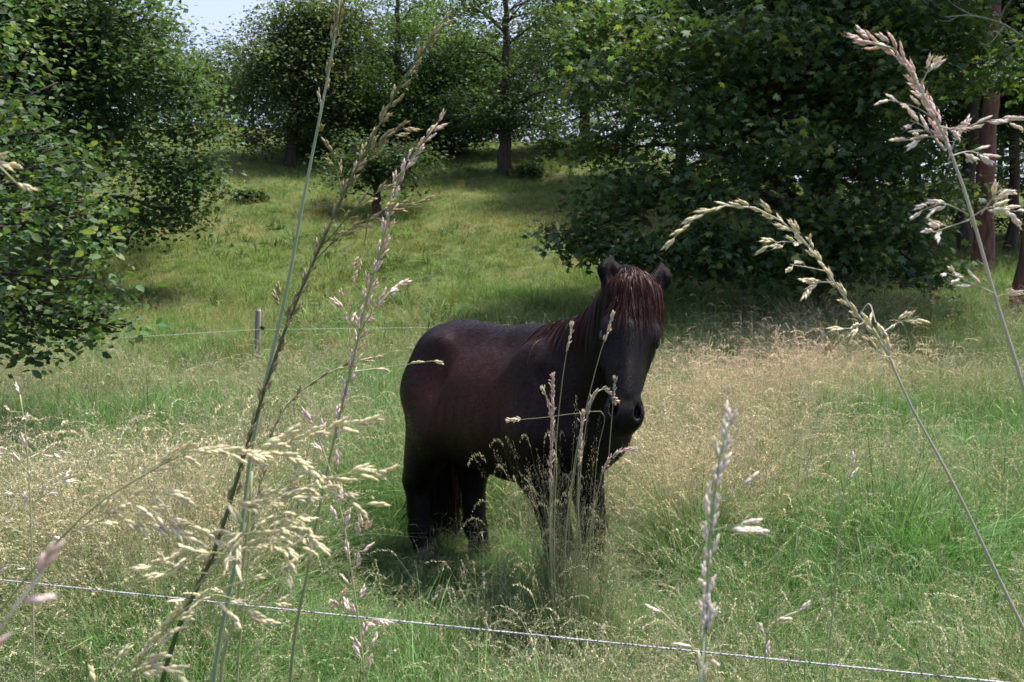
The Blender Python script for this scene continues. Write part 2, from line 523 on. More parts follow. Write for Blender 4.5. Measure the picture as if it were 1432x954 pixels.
# --- bushes on the slope
for px, py, Y, rx, rz, label in [(1330, 385, 30, 90, 60, "dark undergrowth bush between the woodland trunks at the right"), (1200, 385, 29, 80, 60, "dark undergrowth bush right of the maple's trunk"),
                                 (1430, 375, 28, 70, 70, "dark undergrowth bush at the right edge behind the trunks"), (1060, 375, 31, 80, 60, "dark undergrowth bush left of the maple's trunk"),
                                 (805, 195, 39, 40, 35, "light-green bush in the sun at the big maple's left edge, far up the slope"),
                                 (352, 302, 31, 13, 8, "low dark scrub clump alone on the open slope, left of centre"),
                                 (735, 238, 35, 14, 12, "small dark sapling bush just right of the dark-trunked tree"),
                                 (600, 160, 43, 60, 30, "shady bush in the gap under the tall pale-green tree"),
                                 (440, 225, 40, 28, 20, "low shady bush right of the leaning trunk")]:
    c = P(px, py, Y); sc = Y / F0
    b0 = np.array((c[0], Y, float(ground(c[0], Y))))
    cl = subclumps((c[0], Y, max(c[2], b0[2] + rz * sc * .6)), (rx * sc, rx * sc, rz * sc), 14, .35 * rx * sc, rng, 120, -.6, .6)
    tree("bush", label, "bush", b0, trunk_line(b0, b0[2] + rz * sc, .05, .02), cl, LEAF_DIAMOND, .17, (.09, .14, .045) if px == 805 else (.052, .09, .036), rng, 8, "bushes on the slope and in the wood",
         spray=.2, per=8)

# --- woodland on the right and far belts
WG = "woodland trees behind the maple"
wood = [(1345, 24, 13, .19, 'b', "dark woodland trunk with leafy crown, left of the trunks by the right edge"),
        (1372, 22, 14, .24, 'p', "thick straight woodland tree with reddish bark near the right edge"),
        (1408, 25, 13, .15, 'b', "slim woodland tree between the two thick trunks at the right edge"),
        (1437, 15.2, 13, .2, 'p', "reddish pine trunk cut by the right edge with bare twigs near its top"),
        (1210, 25, 12, .2, 'b', "woodland tree half hidden just right of the maple's trunk"),
        (1270, 27, 13, .2, 'b', "woodland tree in deep shade behind the maple's right boughs"),
        (1050, 29, 13, .2, 'b', "woodland tree hidden behind the maple's left boughs"),
        (950, 33, 13, .22, 'b', "far woodland tree showing over the maple's left shoulder"),
        (1500, 27, 13, .2, 'b', "woodland tree just past the right edge of the picture"),
        (1140, 34, 14, .22, 'b', "rearmost woodland tree straight behind the maple")]
for px, Y, h, r, kind, label in wood:
    b0 = at_ground(px, Y)
    if kind == 'p': cl = subclumps((b0[0], b0[1] + .3, b0[2] + h * .84), (2.5, 2.4, h * .2), 40, 1.0, rng, 260, -.95, .55)
    else: cl = subclumps((b0[0], b0[1] + .6, b0[2] + h * .56), (2.8, 2.6, h * .46), 70, 1.1, rng, 260, -.95, .55)
    tree("pine_tree" if kind == 'p' else "woodland_tree", label, "tree", b0, trunk_line(b0, b0[2] + h * .9, r, .06, (rng.normal(0, .2), 0)), cl, LEAF_DIAMOND, .17,
         (.054, .098, .042), rng, 18, WG, bark=M_PINE if kind == 'p' else M_BARK, spray=.3, per=10, dens=1.4)
FG = "distant trees along the hilltop"
for px, Y, h, wd, lab in [(300, 58, 6.5, .6, "small hazy tree far off in the gap under the sky"), (180, 52, 8, .5, "distant hilltop tree behind the dark oak's right side"),
                      (60, 50, 11, .5, "distant hilltop tree behind the dark oak's left side"), (435, 60, 9, .42, "distant hilltop tree behind the leaning tree"),
                      (520, 62, 11, .55, "distant hilltop tree behind the pale-green tree's left half"),
                      (610, 56, 10, .55, "distant hilltop tree behind the pale-green tree's right half"), (700, 64, 9, .6, "distant hilltop tree low behind the dark-trunked open tree"),
                      (775, 55, 11, .5, "distant hilltop tree right of the open crown"), (360, 64, 7.5, .6, "distant hilltop tree left of the leaning tree"),
                      (880, 50, 11, .5, "distant hilltop tree behind the maple's left edge"), (980, 56, 12, .5, "distant hilltop tree behind the maple's crown"),
                      (1120, 54, 12, .5, "distant hilltop tree behind the maple's trunk"), (1250, 56, 12, .5, "distant hilltop tree right behind the woodland"), (1390, 52, 12, .5, "distant hilltop tree beyond the right edge trunks")]:
    b0 = at_ground(px, Y)
    cl = subclumps((b0[0], Y, b0[2] + h * .5), (h * wd, h * .4, h * .48), 50, h * .13, rng, 150, -.95, .7)
    tree("hilltop_tree", lab, "tree", b0, trunk_line(b0, b0[2] + h * .8, .16, .05), cl, LEAF_DIAMOND, .22, (.065, .108, .05), rng, 8, FG, spray=.35, per=10, dens=1.5)

wx = rng.uniform(-52, 60, 5200); wy = rng.uniform(66, 76, 5200)
wz = ground(wx, wy) + rng.random(5200) ** .8 * (6.6 + 1.6 * np.sin(wx * .45) + .9 * np.sin(wx * 1.3 + 2))
wp_ = np.repeat(np.stack((wx, wy, wz), 1), 9, 0) + rng.normal(0, .45, (5200 * 9, 3))
v, f = place_leaves(LEAF_DIAMOND, wp_, leaf_frames(len(wp_), rng), .36 * rng.uniform(.7, 1.2, len(wp_)))
tag(mesh_np("far_wood", v, [f], M_LEAF, leaf_colours(len(wp_), 4, rng, (.06, .10, .05), .3, blocks=9)), "far wood along the top of the hill", kind="stuff")

# dead bare branch high on the pine by the right edge
bb = Bag()
p0 = P(1440, 30, 15.0)
root = thing("dead_branch", p0, "bare grey dead branch forking out at the top right corner", "branch")
for pts, r in [([(1440, 60), (1405, 35), (1360, 22), (1322, 24)], .022), ([(1405, 35), (1385, 60), (1370, 62)], .012), ([(1360, 22), (1335, 8), (1318, -8)], .012),
               ([(1395, 30), (1410, 5), (1425, -8)], .014), ([(1340, 23), (1325, 30), (1312, 28)], .008)]:
    pp = smooth_path([P(x, y, 15.0 - .25 * k) for k, (x, y) in enumerate(pts)], 14)
    bb.add(*tube(pp, np.linspace(r, r * .35, 14), 5))
bb.build("limb", noise_material("dead_wood", [(.3, (.12, .10, .1)), (.7, (.3, .27, .26))], 20), root, True, p0)


# ------------------------------------------------------------------ the pony
HO = np.array((0.0, 4.26, 0.0)); HO[2] = float(ground(*HO[:2]))
HA = math.radians(-52)


class Field:
    """signed distance field of smoothly joined muscles, turned into one continuous skin"""
    def __init__(self, lo, hi, h):
        self.lo = np.asarray(lo, float); self.h = h
        self.n = np.ceil((np.asarray(hi) - self.lo) / h).astype(int) + 1
        self.d = np.full(self.n, 1.0, np.float32)
    def box(self, lo, hi):
        a = np.clip(np.floor((lo - self.lo) / self.h).astype(int), 0, self.n - 1)
        b = np.clip(np.ceil((hi - self.lo) / self.h).astype(int) + 1, 1, self.n)
        sl = tuple(slice(x, y) for x, y in zip(a, b))
        ax = [self.lo[i] + self.h * np.arange(a[i], b[i]) for i in range(3)]
        return sl, np.stack(np.meshgrid(*ax, indexing='ij'), -1)
    def put(self, sl, d, k, cut=False):
        a = self.d[sl]
        if cut:
            hh = np.clip(.5 - .5 * (a + d) / k, 0, 1)
            self.d[sl] = a * (1 - hh) - d * hh + k * hh * (1 - hh)
        else:
            hh = np.clip(.5 + .5 * (a - d) / k, 0, 1)
            self.d[sl] = a * (1 - hh) + d * hh - k * hh * (1 - hh)
    def ell(self, c, r, k=.05, R=None, cut=False):
        c = np.asarray(c, float); r = np.asarray(r, float)
        m = (max(r) if R is not None else r) + k + 2 * self.h
        sl, p = self.box(c - m, c + m)
        q = p - c
        if R is not None: q = q @ np.asarray(R).T
        k0 = np.linalg.norm(q / r, axis=-1); k1 = np.linalg.norm(q / (r * r), axis=-1)
        self.put(sl, k0 * (k0 - 1) / np.maximum(k1, 1e-6), k, cut)
    def cap(self, a, b, ra, rb, k=.04, flat=None, fs=1.0, cut=False):
        """tapered capsule; flat = axis along which it is fs times as thick"""
        a = np.asarray(a, float); b = np.asarray(b, float)
        m = max(ra, rb) * max(1, fs) + k + 2 * self.h
        sl, p = self.box(np.minimum(a, b) - m, np.maximum(a, b) + m)
        ab = b - a
        t = np.clip(((p - a) @ ab) / (ab @ ab), 0, 1)
        q = p - a - t[..., None] * ab
        if flat is not None:
            f = nrm(np.asarray(flat, float))
            s = q @ f
            q = q + (s * (1 / fs - 1))[..., None] * f
        d = (np.linalg.norm(q, axis=-1) - (ra + (rb - ra) * t)) * min(1, fs)
        self.put(sl, d, k, cut)
    def skin(self, iters=3):
        d = self.d; n = self.n
        c = [(0,0,0),(1,0,0),(0,1,0),(1,1,0),(0,0,1),(1,0,1),(0,1,1),(1,1,1)]
        g = lambda o: d[o[0]:n[0]-1+o[0], o[1]:n[1]-1+o[1], o[2]:n[2]-1+o[2]]
        neg = sum((g(o) < 0).astype(np.int8) for o in c)
        cell = np.argwhere((neg > 0) & (neg < 8))
        idx = np.full(n - 1, -1, np.int64); idx[tuple(cell.T)] = np.arange(len(cell))
        val = np.stack([d[tuple((cell + o).T)] for o in c], 1)
        acc = np.zeros((len(cell), 3)); cnt = np.zeros(len(cell))
        for i in range(8):
            for j in range(i + 1, 8):
                if sum(abs(np.subtract(c[i], c[j]))) != 1: continue
                a, b = val[:, i], val[:, j]
                s = (a < 0) != (b < 0)
                t = np.where(s, a / np.where(s, a - b, 1), 0)
                acc[s] += np.asarray(c[i]) + t[s, None] * np.subtract(c[j], c[i]); cnt[s] += 1
        v = (cell + acc / cnt[:, None]) * self.h + self.lo
        quads = []
        for ax in range(3):
            o = [0, 0, 0]; o[ax] = 1
            A = d[1:-1, 1:-1, 1:-1]
            sh = [slice(1, -1)] * 3; sh[ax] = slice(2, None)
            e = np.argwhere((A < 0) != (d[tuple(sh)] < 0)) + 1
            u, w = [(1, 2), (2, 0), (0, 1)][ax]
            def nb(du, dw):
                q = e.copy(); q[:, u] -= du; q[:, w] -= dw
                return idx[tuple(np.minimum(q, n - 2).T)]
            f = np.stack((nb(0, 0), nb(1, 0), nb(1, 1), nb(0, 1)), 1)
            fl = d[tuple(e.T)] < 0
            f[~fl] = f[~fl][:, ::-1]
            quads.append(f)
        f = np.concatenate(quads); f = f[(f >= 0).all(1)]
        ed = np.concatenate([f[:, [0, 1]], f[:, [1, 2]], f[:, [2, 3]], f[:, [3, 0]]])
        for _ in range(iters):
            s = np.zeros_like(v); k = np.zeros(len(v))
            for x in range(3): s[:, x] = np.bincount(ed[:, 0], v[ed[:, 1], x], len(v)) + np.bincount(ed[:, 1], v[ed[:, 0], x], len(v))
            k = np.bincount(ed[:, 0], minlength=len(v)) + np.bincount(ed[:, 1], minlength=len(v))
            v = v * .5 + .5 * s / np.maximum(k, 1)[:, None]
        return v, f


FD = Field((-1.0, -.60, -.03), (1.35, .50, 1.72), .009)
Y3 = np.array((0, 1., 0))
# trunk of the body
FD.ell((-.02, 0, .89), (.54, .288, .335), .05)
FD.ell((.10, 0, .885), (.42, .288, .335), .05)
FD.ell((-.22, 0, .875), (.35, .305, .325), .05)
FD.ell((-.385, 0, 1.03), (.275, .235, .262), .09)
FD.ell((-.45, .12, .97), (.19, .14, .27), .07)
FD.ell((-.45, -.12, .97), (.19, .14, .27), .07)
FD.cap((-.20, 0, 1.20), (.20, 0, 1.205), .07, .07, .10)
FD.cap((.15, 0, 1.205), (.42, 0, 1.215), .07, .07, .09)
FD.ell((.40, 0, .94), (.27, .235, .34), .10)
FD.ell((.52, 0, .90), (.17, .20, .22), .08)
for s in (-1, 1):
    FD.ell((-.34, s * .185, 1.15), (.06, .045, .06), .08)              # point of the hip
    FD.ell((.38, s * .17, .98), (.15, .10, .26), .07)                   # shoulder
    FD.ell((.56, s * .10, .86), (.10, .095, .13), .05)                  # breast
for s in (-1, 1):
    FD.ell((-.28, s * .285, 1.08), (.07, .04, .10), .11, None, True)          # hollow of the flank
    FD.cap((.20, s * .305, 1.08), (.25, s * .30, .74), .022, .022, .06, cut=True)   # groove behind the shoulder
    FD.cap((.50, s * .225, 1.12), (.60, s * .20, .92), .018, .018, .05, cut=True)    # in front of the shoulder
    for q in range(5):                                                        # ribs
        FD.cap((-.16 + q * .075, s * .305, 1.06), (-.20 + q * .075, s * .32, .80), .010, .010, .03, cut=True)
# neck
N0, N1, N2, N3 = np.array((.37, 0, 1.02)), np.array((.60, -.025, 1.14)), np.array((.78, -.07, 1.28)), np.array((.90, -.12, 1.45))
FD.cap(N0, N1, .25, .20, .08, Y3, .66)
FD.cap(N1, N2, .195, .155, .07, Y3, .66)
FD.cap(N2, N3, .155, .115, .06, Y3, .72)
FD.cap((.36, 0, 1.235), (.64, -.035, 1.315), .06, .05, .06)                # crest
FD.cap((.64, -.035, 1.315), (.86, -.10, 1.52), .05, .04, .06)
# legs
for s in (-1, 1):
    st = .05 * s + .03 * (s > 0)
    hipx = -.50
    FD.cap((hipx + .05, s * .13, .92), (-.34, s * .165, .74), .18, .135, .08)
    FD.cap((-.36, s * .17, .78), (-.60 + st, s * .135, .43), .15, .082, .06, Y3, .85)
    FD.cap((-.51, s * .13, .90), (-.57, s * .14, .56), .15, .10, .07, Y3, .85)
    FD.cap((-.60 + st, s * .135, .43), (-.665 + st, s * .135, .465), .066, .04, .03)
    FD.cap((-.60 + st, s * .135, .42), (-.575 + st, s * .135, .17), .068, .058, .03)
    FD.ell((-.575 + st, s * .135, .15), (.065, .058, .062), .03)
    FD.cap((-.575 + st, s * .135, .14), (-.53 + st, s * .135, .05), .05, .055, .03)
    ft = -.04 * s
    FD.cap((.42, s * .17, .86), (.35 + ft, s * .16, .68), .145, .105, .08)
    FD.cap((.37 + ft, s * .15, .70), (.46 + ft, s * .14, .40), .10, .062, .05)
    FD.ell((.465 + ft, s * .14, .385), (.065, .06, .075), .03)
    FD.cap((.46 + ft, s * .14, .38), (.465 + ft, s * .14, .16), .053, .049, .03)
    FD.ell((.46 + ft, s * .14, .15), (.06, .055, .06), .03)
    FD.cap((.465 + ft, s * .14, .14), (.51 + ft, s * .14, .05), .047, .054, .03)
# head frame: a = poll to muzzle, b = towards the pony's left, c = out of the face
HP = np.array((.945, -.135, 1.515))
ha = nrm(np.array((.18, -.235, -.53)))
hc = nrm(np.array((.79, -.61, 0)) - ha * (np.array((.79, -.61, 0)) @ ha))
hb = np.cross(hc, ha)
HR = np.stack((ha, hb, hc))
hd = lambda t, y, z: HP + ha * t + hb * y + hc * z
FD.ell(hd(.10, 0, -.085), (.15, .098, .105), .05, HR)
FD.ell(hd(.19, 0, -.055), (.12, .104, .075), .04, HR)                    # forehead
FD.cap(hd(.20, 0, -.075), hd(.46, 0, -.06), .082, .058, .04)
FD.cap(hd(.20, 0, -.03), hd(.45, 0, -.028), .052, .040, .03)               # nasal bone
for s in (-1, 1):
    FD.ell(hd(.20, s * .055, -.15), (.125, .045, .115), .04, HR)          # cheek
    FD.ell(hd(.20, s * .092, -.032), (.05, .024, .026), .016, HR)        # brow
    FD.cap(hd(.25, s * .084, -.075), hd(.40, s * .055, -.075), .022, .014, .02)
    FD.ell(hd(.33, s * .075, -.115), (.07, .02, .02), .03, HR, True)         # hollow under the cheek bone  # cheek ridge
    FD.ell(hd(.52, s * .036, -.045), (.05, .036, .045), .03, HR)          # nostril wing
FD.cap(hd(.22, 0, -.17), hd(.48, 0, -.115), .075, .042, .04)             # jaw
FD.ell(hd(.52, 0, -.065), (.065, .064, .06), .035, HR)                    # muzzle
FD.ell(hd(.555, 0, -.085), (.045, .055, .05), .02, HR)                    # upper lip
FD.ell(hd(.535, 0, -.135), (.05, .045, .035), .02, HR)                    # chin
for s in (-1, 1):
    FD.ell(hd(.522, s * .044, -.014), (.030, .0125, .024), .010, HR, True)    # nostril
    FD.ell(hd(.225, s * .116, -.048), (.027, .018, .019), .010, HR, True)    # eye socket
    FD.cap(hd(.545, s * .02, -.118), hd(.50, s * .062, -.112), .005, .005, .006, cut=True)  # mouth
    # ears
    e0, e1, e2 = hd(.01, s * .085, -.06), hd(-.055, s * .106, -.045), hd(-.114, s * .101, -.045)
    FD.cap(e0, e1, .038, .036, .03, hc, .6)
    FD.cap(e1, e2, .036, .014, .02, hc, .6)
    FD.cap(hd(-.02, s * .104, -.016), hd(-.095, s * .102, -.024), .020, .010, .012, cut=True)

hv, hf = FD.skin(3)


def skin_push(q, d, gap=.005):
    """keeps hair outside the skin"""
    g = (q - FD.lo) / FD.h
    i = np.clip(np.round(g).astype(int), 1, FD.n - 2)
    D = FD.d
    f = lambda a, b_, c: D[i[:, 0] + a, i[:, 1] + b_, i[:, 2] + c]
    n_ = np.stack((f(1, 0, 0) - f(-1, 0, 0), f(0, 1, 0) - f(0, -1, 0), f(0, 0, 1) - f(0, 0, -1)), 1)
    n_ = nrm(n_)
    dist = f(0, 0, 0) + ((g - i) * FD.h * n_).sum(1)
    bad = dist < gap
    q = q.copy(); d = d.copy()
    q[bad] += n_[bad] * (gap - dist[bad])[:, None]
    dn = (d * n_).sum(1, keepdims=True)
    d[bad] = nrm(d[bad] - n_[bad] * np.minimum(dn[bad], 0) * .9)
    return q, d


def coat(v):
    x, y, z = v[:, 0], v[:, 1], v[:, 2]
    black = np.array((.0042, .0034, .0037)); brown = np.array((.038, .0155, .0105)); rust = np.array((.085, .028, .013))
    f = np.exp(-(((x + .02) / .48) ** 2 + ((z - .98) / .24) ** 2))
    f = f * (1 - .55 * sstep(-.35, -.55, x))
    n = .5 + .5 * np.sin(x * 9 + 2 * np.sin(z * 7 + y * 4)) * np.cos(z * 8 + y * 5)
    f = np.clip(f * (.7 + .45 * n), 0, 1)[:, None]
    r = np.exp(-(((x + .30) / .10) ** 2 + ((z - .92) / .17) ** 2))[:, None] * .5
    return black * (1 - f) + brown * f * (1 - r) + rust * f * r


m, T, N, L = mat_new("pony_coat")
at = N.new("ShaderNodeAttribute"); at.attribute_name = "col"
tc = N.new("ShaderNodeTexCoord")
mp = N.new("ShaderNodeMapping"); mp.inputs["Scale"].default_value = (22, 60, 60); mp.inputs["Rotation"].default_value = (0, .5, 0)
L.new(tc.outputs["Object"], mp.inputs[0])
nz = N.new("ShaderNodeTexNoise"); nz.inputs["Scale"].default_value = 3; nz.inputs["Detail"].default_value = 6; nz.inputs["Roughness"].default_value = .7
L.new(mp.outputs[0], nz.inputs["Vector"])
rr = ramp(N, [(.3, (.65, .65, .65)), (.7, (1.35, 1.3, 1.3))]); L.new(nz.outputs[0], rr.inputs[0])
b = N.new("ShaderNodeBsdfPrincipled")
L.new(mul(N, L, at.outputs["Color"], rr.outputs[0]), b.inputs["Base Color"])
b.inputs["Roughness"].default_value = .37
ga = N.new("ShaderNodeAttribute"); ga.attribute_name = "gloss"
gm = N.new("ShaderNodeMath"); gm.operation = 'MULTIPLY'; gm.inputs[1].default_value = .14
L.new(ga.outputs["Fac"], gm.inputs[0]); L.new(gm.outputs[0], b.inputs["Specular IOR Level"])
b.inputs["Sheen Weight"].default_value = .0
b.inputs["Sheen Roughness"].default_value = .4
b.inputs["Sheen Tint"].default_value = (.8, .6, .6, 1)
bp = N.new("ShaderNodeBump"); bp.inputs["Strength"].default_value = .35; bp.inputs["Distance"].default_value = .01
L.new(nz.outputs[0], bp.inputs["Height"]); L.new(bp.outputs[0], b.inputs["Normal"])
o = N.new("ShaderNodeOutputMaterial"); L.new(b.outputs[0], o.inputs[0])
M_COAT = m
M_HAIR = leaf_material("horse_hair", .25, .28, .5, False, (1.35, .9, .65))
M_FUR = leaf_material("short_coat", .05, .10, .45, False, (1.2, .9, .8))

pony = thing("pony", HO, "dark brown-black pony standing in tall grass, facing the camera with a reddish forelock", "horse")
pony.rotation_euler = (0, 0, HA)
body = mesh_np("body", hv, [hf], M_COAT, coat(hv), True, pony)
gl = body.data.attributes.new("gloss", 'FLOAT', 'POINT')
r_ = hv - HP
gl.data.foreach_set("value", (1 - .8 * sstep(.05, -.02, r_ @ ha) * (hv[:, 0] > .7)).astype(np.float32))

# eyes and hooves
m, T, N, L = mat_new("eye_gloss")
b = N.new("ShaderNodeBsdfPrincipled"); b.inputs["Base Color"].default_value = (.006, .004, .004, 1); b.inputs["Roughness"].default_value = .06
o = N.new("ShaderNodeOutputMaterial"); L.new(b.outputs[0], o.inputs[0])
M_EYE = m
M_HOOF = noise_material("hoof_horn", [(.3, (.02, .017, .015)), (.7, (.07, .06, .05))], 20)


def ball(c, r, R=None, nu=14, nv=9):
    u = np.linspace(0, 2 * math.pi, nu, endpoint=False); w = np.linspace(0, math.pi, nv)
    q = np.stack((np.outer(np.sin(w), np.cos(u)), np.outer(np.sin(w), np.sin(u)), np.outer(np.cos(w), np.ones(nu))), -1).reshape(-1, 3) * np.asarray(r)
    if R is not None: q = q @ np.asarray(R)
    i = (np.arange(nv - 1)[:, None] * nu + np.arange(nu)[None]).ravel(); j = (np.arange(nv - 1)[:, None] * nu + (np.arange(nu)[None] + 1) % nu).ravel()
    return q + np.asarray(c), np.stack((i, i + nu, j + nu, j), 1)


for s in (-1, 1):
    bb = Bag(); bb.add(*ball(hd(.225, s * .101, -.050), (.024, .0165, .019), HR)); bb.build("eye", M_EYE, pony, True)
for hx, s in ((-.515 - .05, -1), (-.515 + .05, 1), (.525 + .04, -1), (.525 - .04, 1)):
    yy = s * (.135 if hx < 0 else .14)
    bb = Bag()
    bb.add(*tube([(hx - .015, yy, .075), (hx, yy, .04), (hx + .012, yy, 0.0)], [.05, .06, .068], 14)); bb.build("hoof", M_HOOF, pony, True)


def hair(name, roots, dirs, length, grav, rng, w, col, m=8, curl=.02, parent=pony, push=None, locks=0):
    n = len(roots)
    p = np.empty((n, m, 3)); p[:, 0] = roots
    d = nrm(dirs)
    st = (length / (m - 1))[:, None]
    wob = rng.normal(0, curl, (n, 3))
    for k in range(1, m):
        d = nrm(d + np.array((0, 0, -grav)) + wob + rng.normal(0, curl * .5, (n, 3)))
        q = p[:, k - 1] + d * st
        if push is not None:
            q, d = push(q, d)
        p[:, k] = q
    if locks:
        gi = rng.choice(n, locks, replace=False)
        near = np.concatenate([np.argmin(((c_[:, None] - roots[gi][None]) ** 2).sum(-1), 1) for c_ in np.array_split(roots, 20)])
        tt_ = np.linspace(0, 1, m)[None, :, None] * rng.uniform(.3, .9, (n, 1, 1))
        p = p + (p[gi][near] - p) * tt_
    side = nrm(np.cross(rng.normal(0, 1, (n, 3)), d))
    ww = w * rng.uniform(.6, 1.3, n)[:, None] * np.interp(np.arange(m), [0, m * .6, m - 1], [1, .9, .25])[None]
    v, f = ribbons(p, ww, side)
    c = np.repeat(np.asarray(col)[None] * np.exp(rng.normal(0, .35, (n, 1))), m * 2, 0)
    return mesh_np(name, v, [f], M_HAIR, c, False, parent)


hr = np.random.default_rng(5)
# mane: rooted along the crest, falls mostly over the pony's left side
crest = smooth_path([(.32, 0, 1.28), (.46, -.01, 1.315), (.62, -.03, 1.36), (.76, -.07, 1.46), (.85, -.10, 1.53), (.915, -.125, 1.575)], 60)
n = 3600
u = hr.random(n) ** .8 * .95
ci = np.clip((u * 59), 0, 58.99); k = ci.astype(int); fr = (ci - k)[:, None]
rt = crest[k] * (1 - fr) + crest[k + 1] * fr + hr.normal(0, .014, (n, 3)) - np.array((0, 0, .02))
sd = np.where(hr.random(n) < .80, 1, -1)
dr = np.stack((hr.normal(-.05, .2, n), sd * hr.uniform(.2, .7, n), hr.uniform(.1, .55, n)), 1)
hair("mane", rt, dr, hr.uniform(.14, .30, n), .8, hr, .003, (.030, .0125, .0095), 10, .06, push=skin_push, locks=150)
# forelock: from the poll down over the forehead
n = 1600
y = np.clip(hr.normal(0, .021, n), -.045, .045)
rt = np.stack([hd(t, a, z) for t, a, z in zip(hr.normal(-.012, .016, n), y, hr.normal(-.03, .012, n))])
dr = hc[None] * hr.uniform(.1, .5, (n, 1)) + ha[None] * hr.uniform(-.45, .6, (n, 1)) + hb[None] * (y * 4.5 + hr.normal(0, .2, n))[:, None]


hair("forelock", rt, dr, hr.uniform(.05, .30, n), .95, hr, .0024, (.042, .0165, .0115), 10, .05, push=skin_push, locks=75)
# tail
n = 2600
rt = np.array((-.665, .03, 1.09)) + hr.normal(0, 1, (n, 3)) * (.018, .035, .05)
rt[:, 2] -= hr.random(n) * .22; rt[:, 0] -= .02
dr = np.stack((hr.uniform(-.5, -.05, n), hr.normal(.32, .22, n), hr.uniform(-1, -.4, n)), 1)
hair("tail", rt, dr, hr.uniform(.55, .98, n), .5, hr, .0045, (.012, .008, .008), 10, .02, push=skin_push)
# short coat lying along the body
n = 90000
tri = np.concatenate((hf[:, :3], hf[:, [0, 2, 3]]))
ta, tb, tc_ = hv[tri[:, 0]], hv[tri[:, 1]], hv[tri[:, 2]]
fn = np.cross(tb - ta, tc_ - ta); ar = np.linalg.norm(fn, axis=1)
ctr = (ta + tb + tc_) / 3 - HP
ar = ar * (1 - .97 * ((ta[:, 0] > .7) & (ctr @ ha < .03))) * np.where((ta[:, 0] > .7) & (ctr @ ha > .03), .8, 1)     # bare ears
pk = hr.choice(len(tri), n, p=ar / ar.sum())
w1, w2 = hr.random(n), hr.random(n); fl = w1 + w2 > 1; w1[fl], w2[fl] = 1 - w1[fl], 1 - w2[fl]
rt = ta[pk] + (tb[pk] - ta[pk]) * w1[:, None] + (tc_[pk] - ta[pk]) * w2[:, None]
fnn = nrm(fn[pk])
flow = np.where((rt[:, 0] > .72)[:, None] & (((rt - HP) @ ha) > -.03)[:, None], ha[None], np.array((-.75, 0, -.6))[None] * 1.0)
flow = np.where(((rt[:, 2] < .62))[:, None], np.array((-.15, 0, -1.))[None], flow)
flow = flow + hr.normal(0, .22, (n, 3)) + .35 * np.sin(rt * np.array((9, 7, 8)) + rt[:, [1, 2, 0]] * 11)
flow = nrm(flow - fnn * (flow * fnn).sum(1, keepdims=True))
ln_ = hr.uniform(.010, .022, n)[:, None]
hd_ = np.where((rt[:, 0] > .72)[:, None], .35, 1.0)
p = np.stack((rt - fnn * .001, rt + flow * ln_ * .5 + fnn * ln_ * .10 * hd_, rt + flow * ln_ + fnn * ln_ * .15 * hd_), 1)
v, f = ribbons(p, np.array((.0022, .0018, .0004))[None] * np.ones((n, 1)), nrm(np.cross(flow, fnn)))
cc = coat(rt) * np.exp(hr.normal(0, .4, (n, 1))) * 1.15
co = mesh_np("coat_hair", v, [f], M_FUR, np.repeat(cc, 6, 0), False, pony); co["kind"] = "stuff"
# hair on jaw and fetlocks
n = 260
rt = np.stack([hd(t, a, z) for t, a, z in zip(hr.uniform(.2, .5, n), hr.normal(0, .03, n), hr.uniform(-.24, -.20, n))])
rt = rt + hc[None] * (hr.uniform(0, .07, n))[:, None]
hair("whiskers", rt, -hc[None] + hr.normal(0, .4, (n, 3)), hr.uniform(.02, .05, n), .3, hr, .0016, (.012, .008, .008), 5, .05)
for fx, fs in ((-.68, -1), (-.58, 1), (.44, -1), (.36, 1)):
    n = 200
    rt = np.stack((fx + hr.normal(0, .012, n), fs * .137 + hr.normal(0, .02, n), hr.uniform(.12, .34, n)), 1)
    hair("feathering", rt, np.stack((-np.ones(n), hr.normal(0, .4, n), -.5 * np.ones(n)), 1), hr.uniform(.04, .1, n), .3, hr, .003, (.012, .008, .007), 5, .06)

# ------------------------------------------------------------------ meadow: tufts scattered over the ground
lib = bpy.data.collections.new("tuft_library")


def tuft_blades(rng, n, Lr, w, spread, lean, colr, tipcol, m=6):
    """a tuft of arching blades"""
    Ls = rng.uniform(*Lr, n)
    az = rng.uniform(0, 2 * math.pi, n)
    out = np.stack((np.cos(az), np.sin(az), np.zeros(n)), 1)
    root = out * (spread * np.sqrt(rng.random(n)))[:, None] + rng.normal(0, spread * .3, (n, 3)) * (1, 1, 0)
    t = np.linspace(0, 1, m)[None, :, None]
    ln = (lean * rng.uniform(.1, 1.3, n))[:, None, None]
    p = root[:, None] + Ls[:, None, None] * (np.array((0, 0, 1.)) * (t - .45 * ln * t ** 2.6) + out[:, None] * ln * (.25 * t + .75 * t ** 2.2))
    p = p + rng.normal(0, .012, (n, 1, 3)) * t * (1, 1, 0)
    ww = w * rng.uniform(.6, 1.3, n)[:, None] * (1 - .92 * np.linspace(0, 1, m) ** 1.8)[None]
    side = np.stack((-np.sin(az), np.cos(az), np.zeros(n)), 1)
    side = nrm(side + rng.normal(0, .45, (n, 3)) * (1, 1, .3))
    v, f = ribbons(p, ww, side)
    k = np.exp(rng.normal(0, .22, (n, 1, 1)))
    c = (np.asarray(colr) * (1 - t) + np.asarray(tipcol) * t) * k
    return v, f, np.repeat(c, 2, 1).reshape(-1, 3)


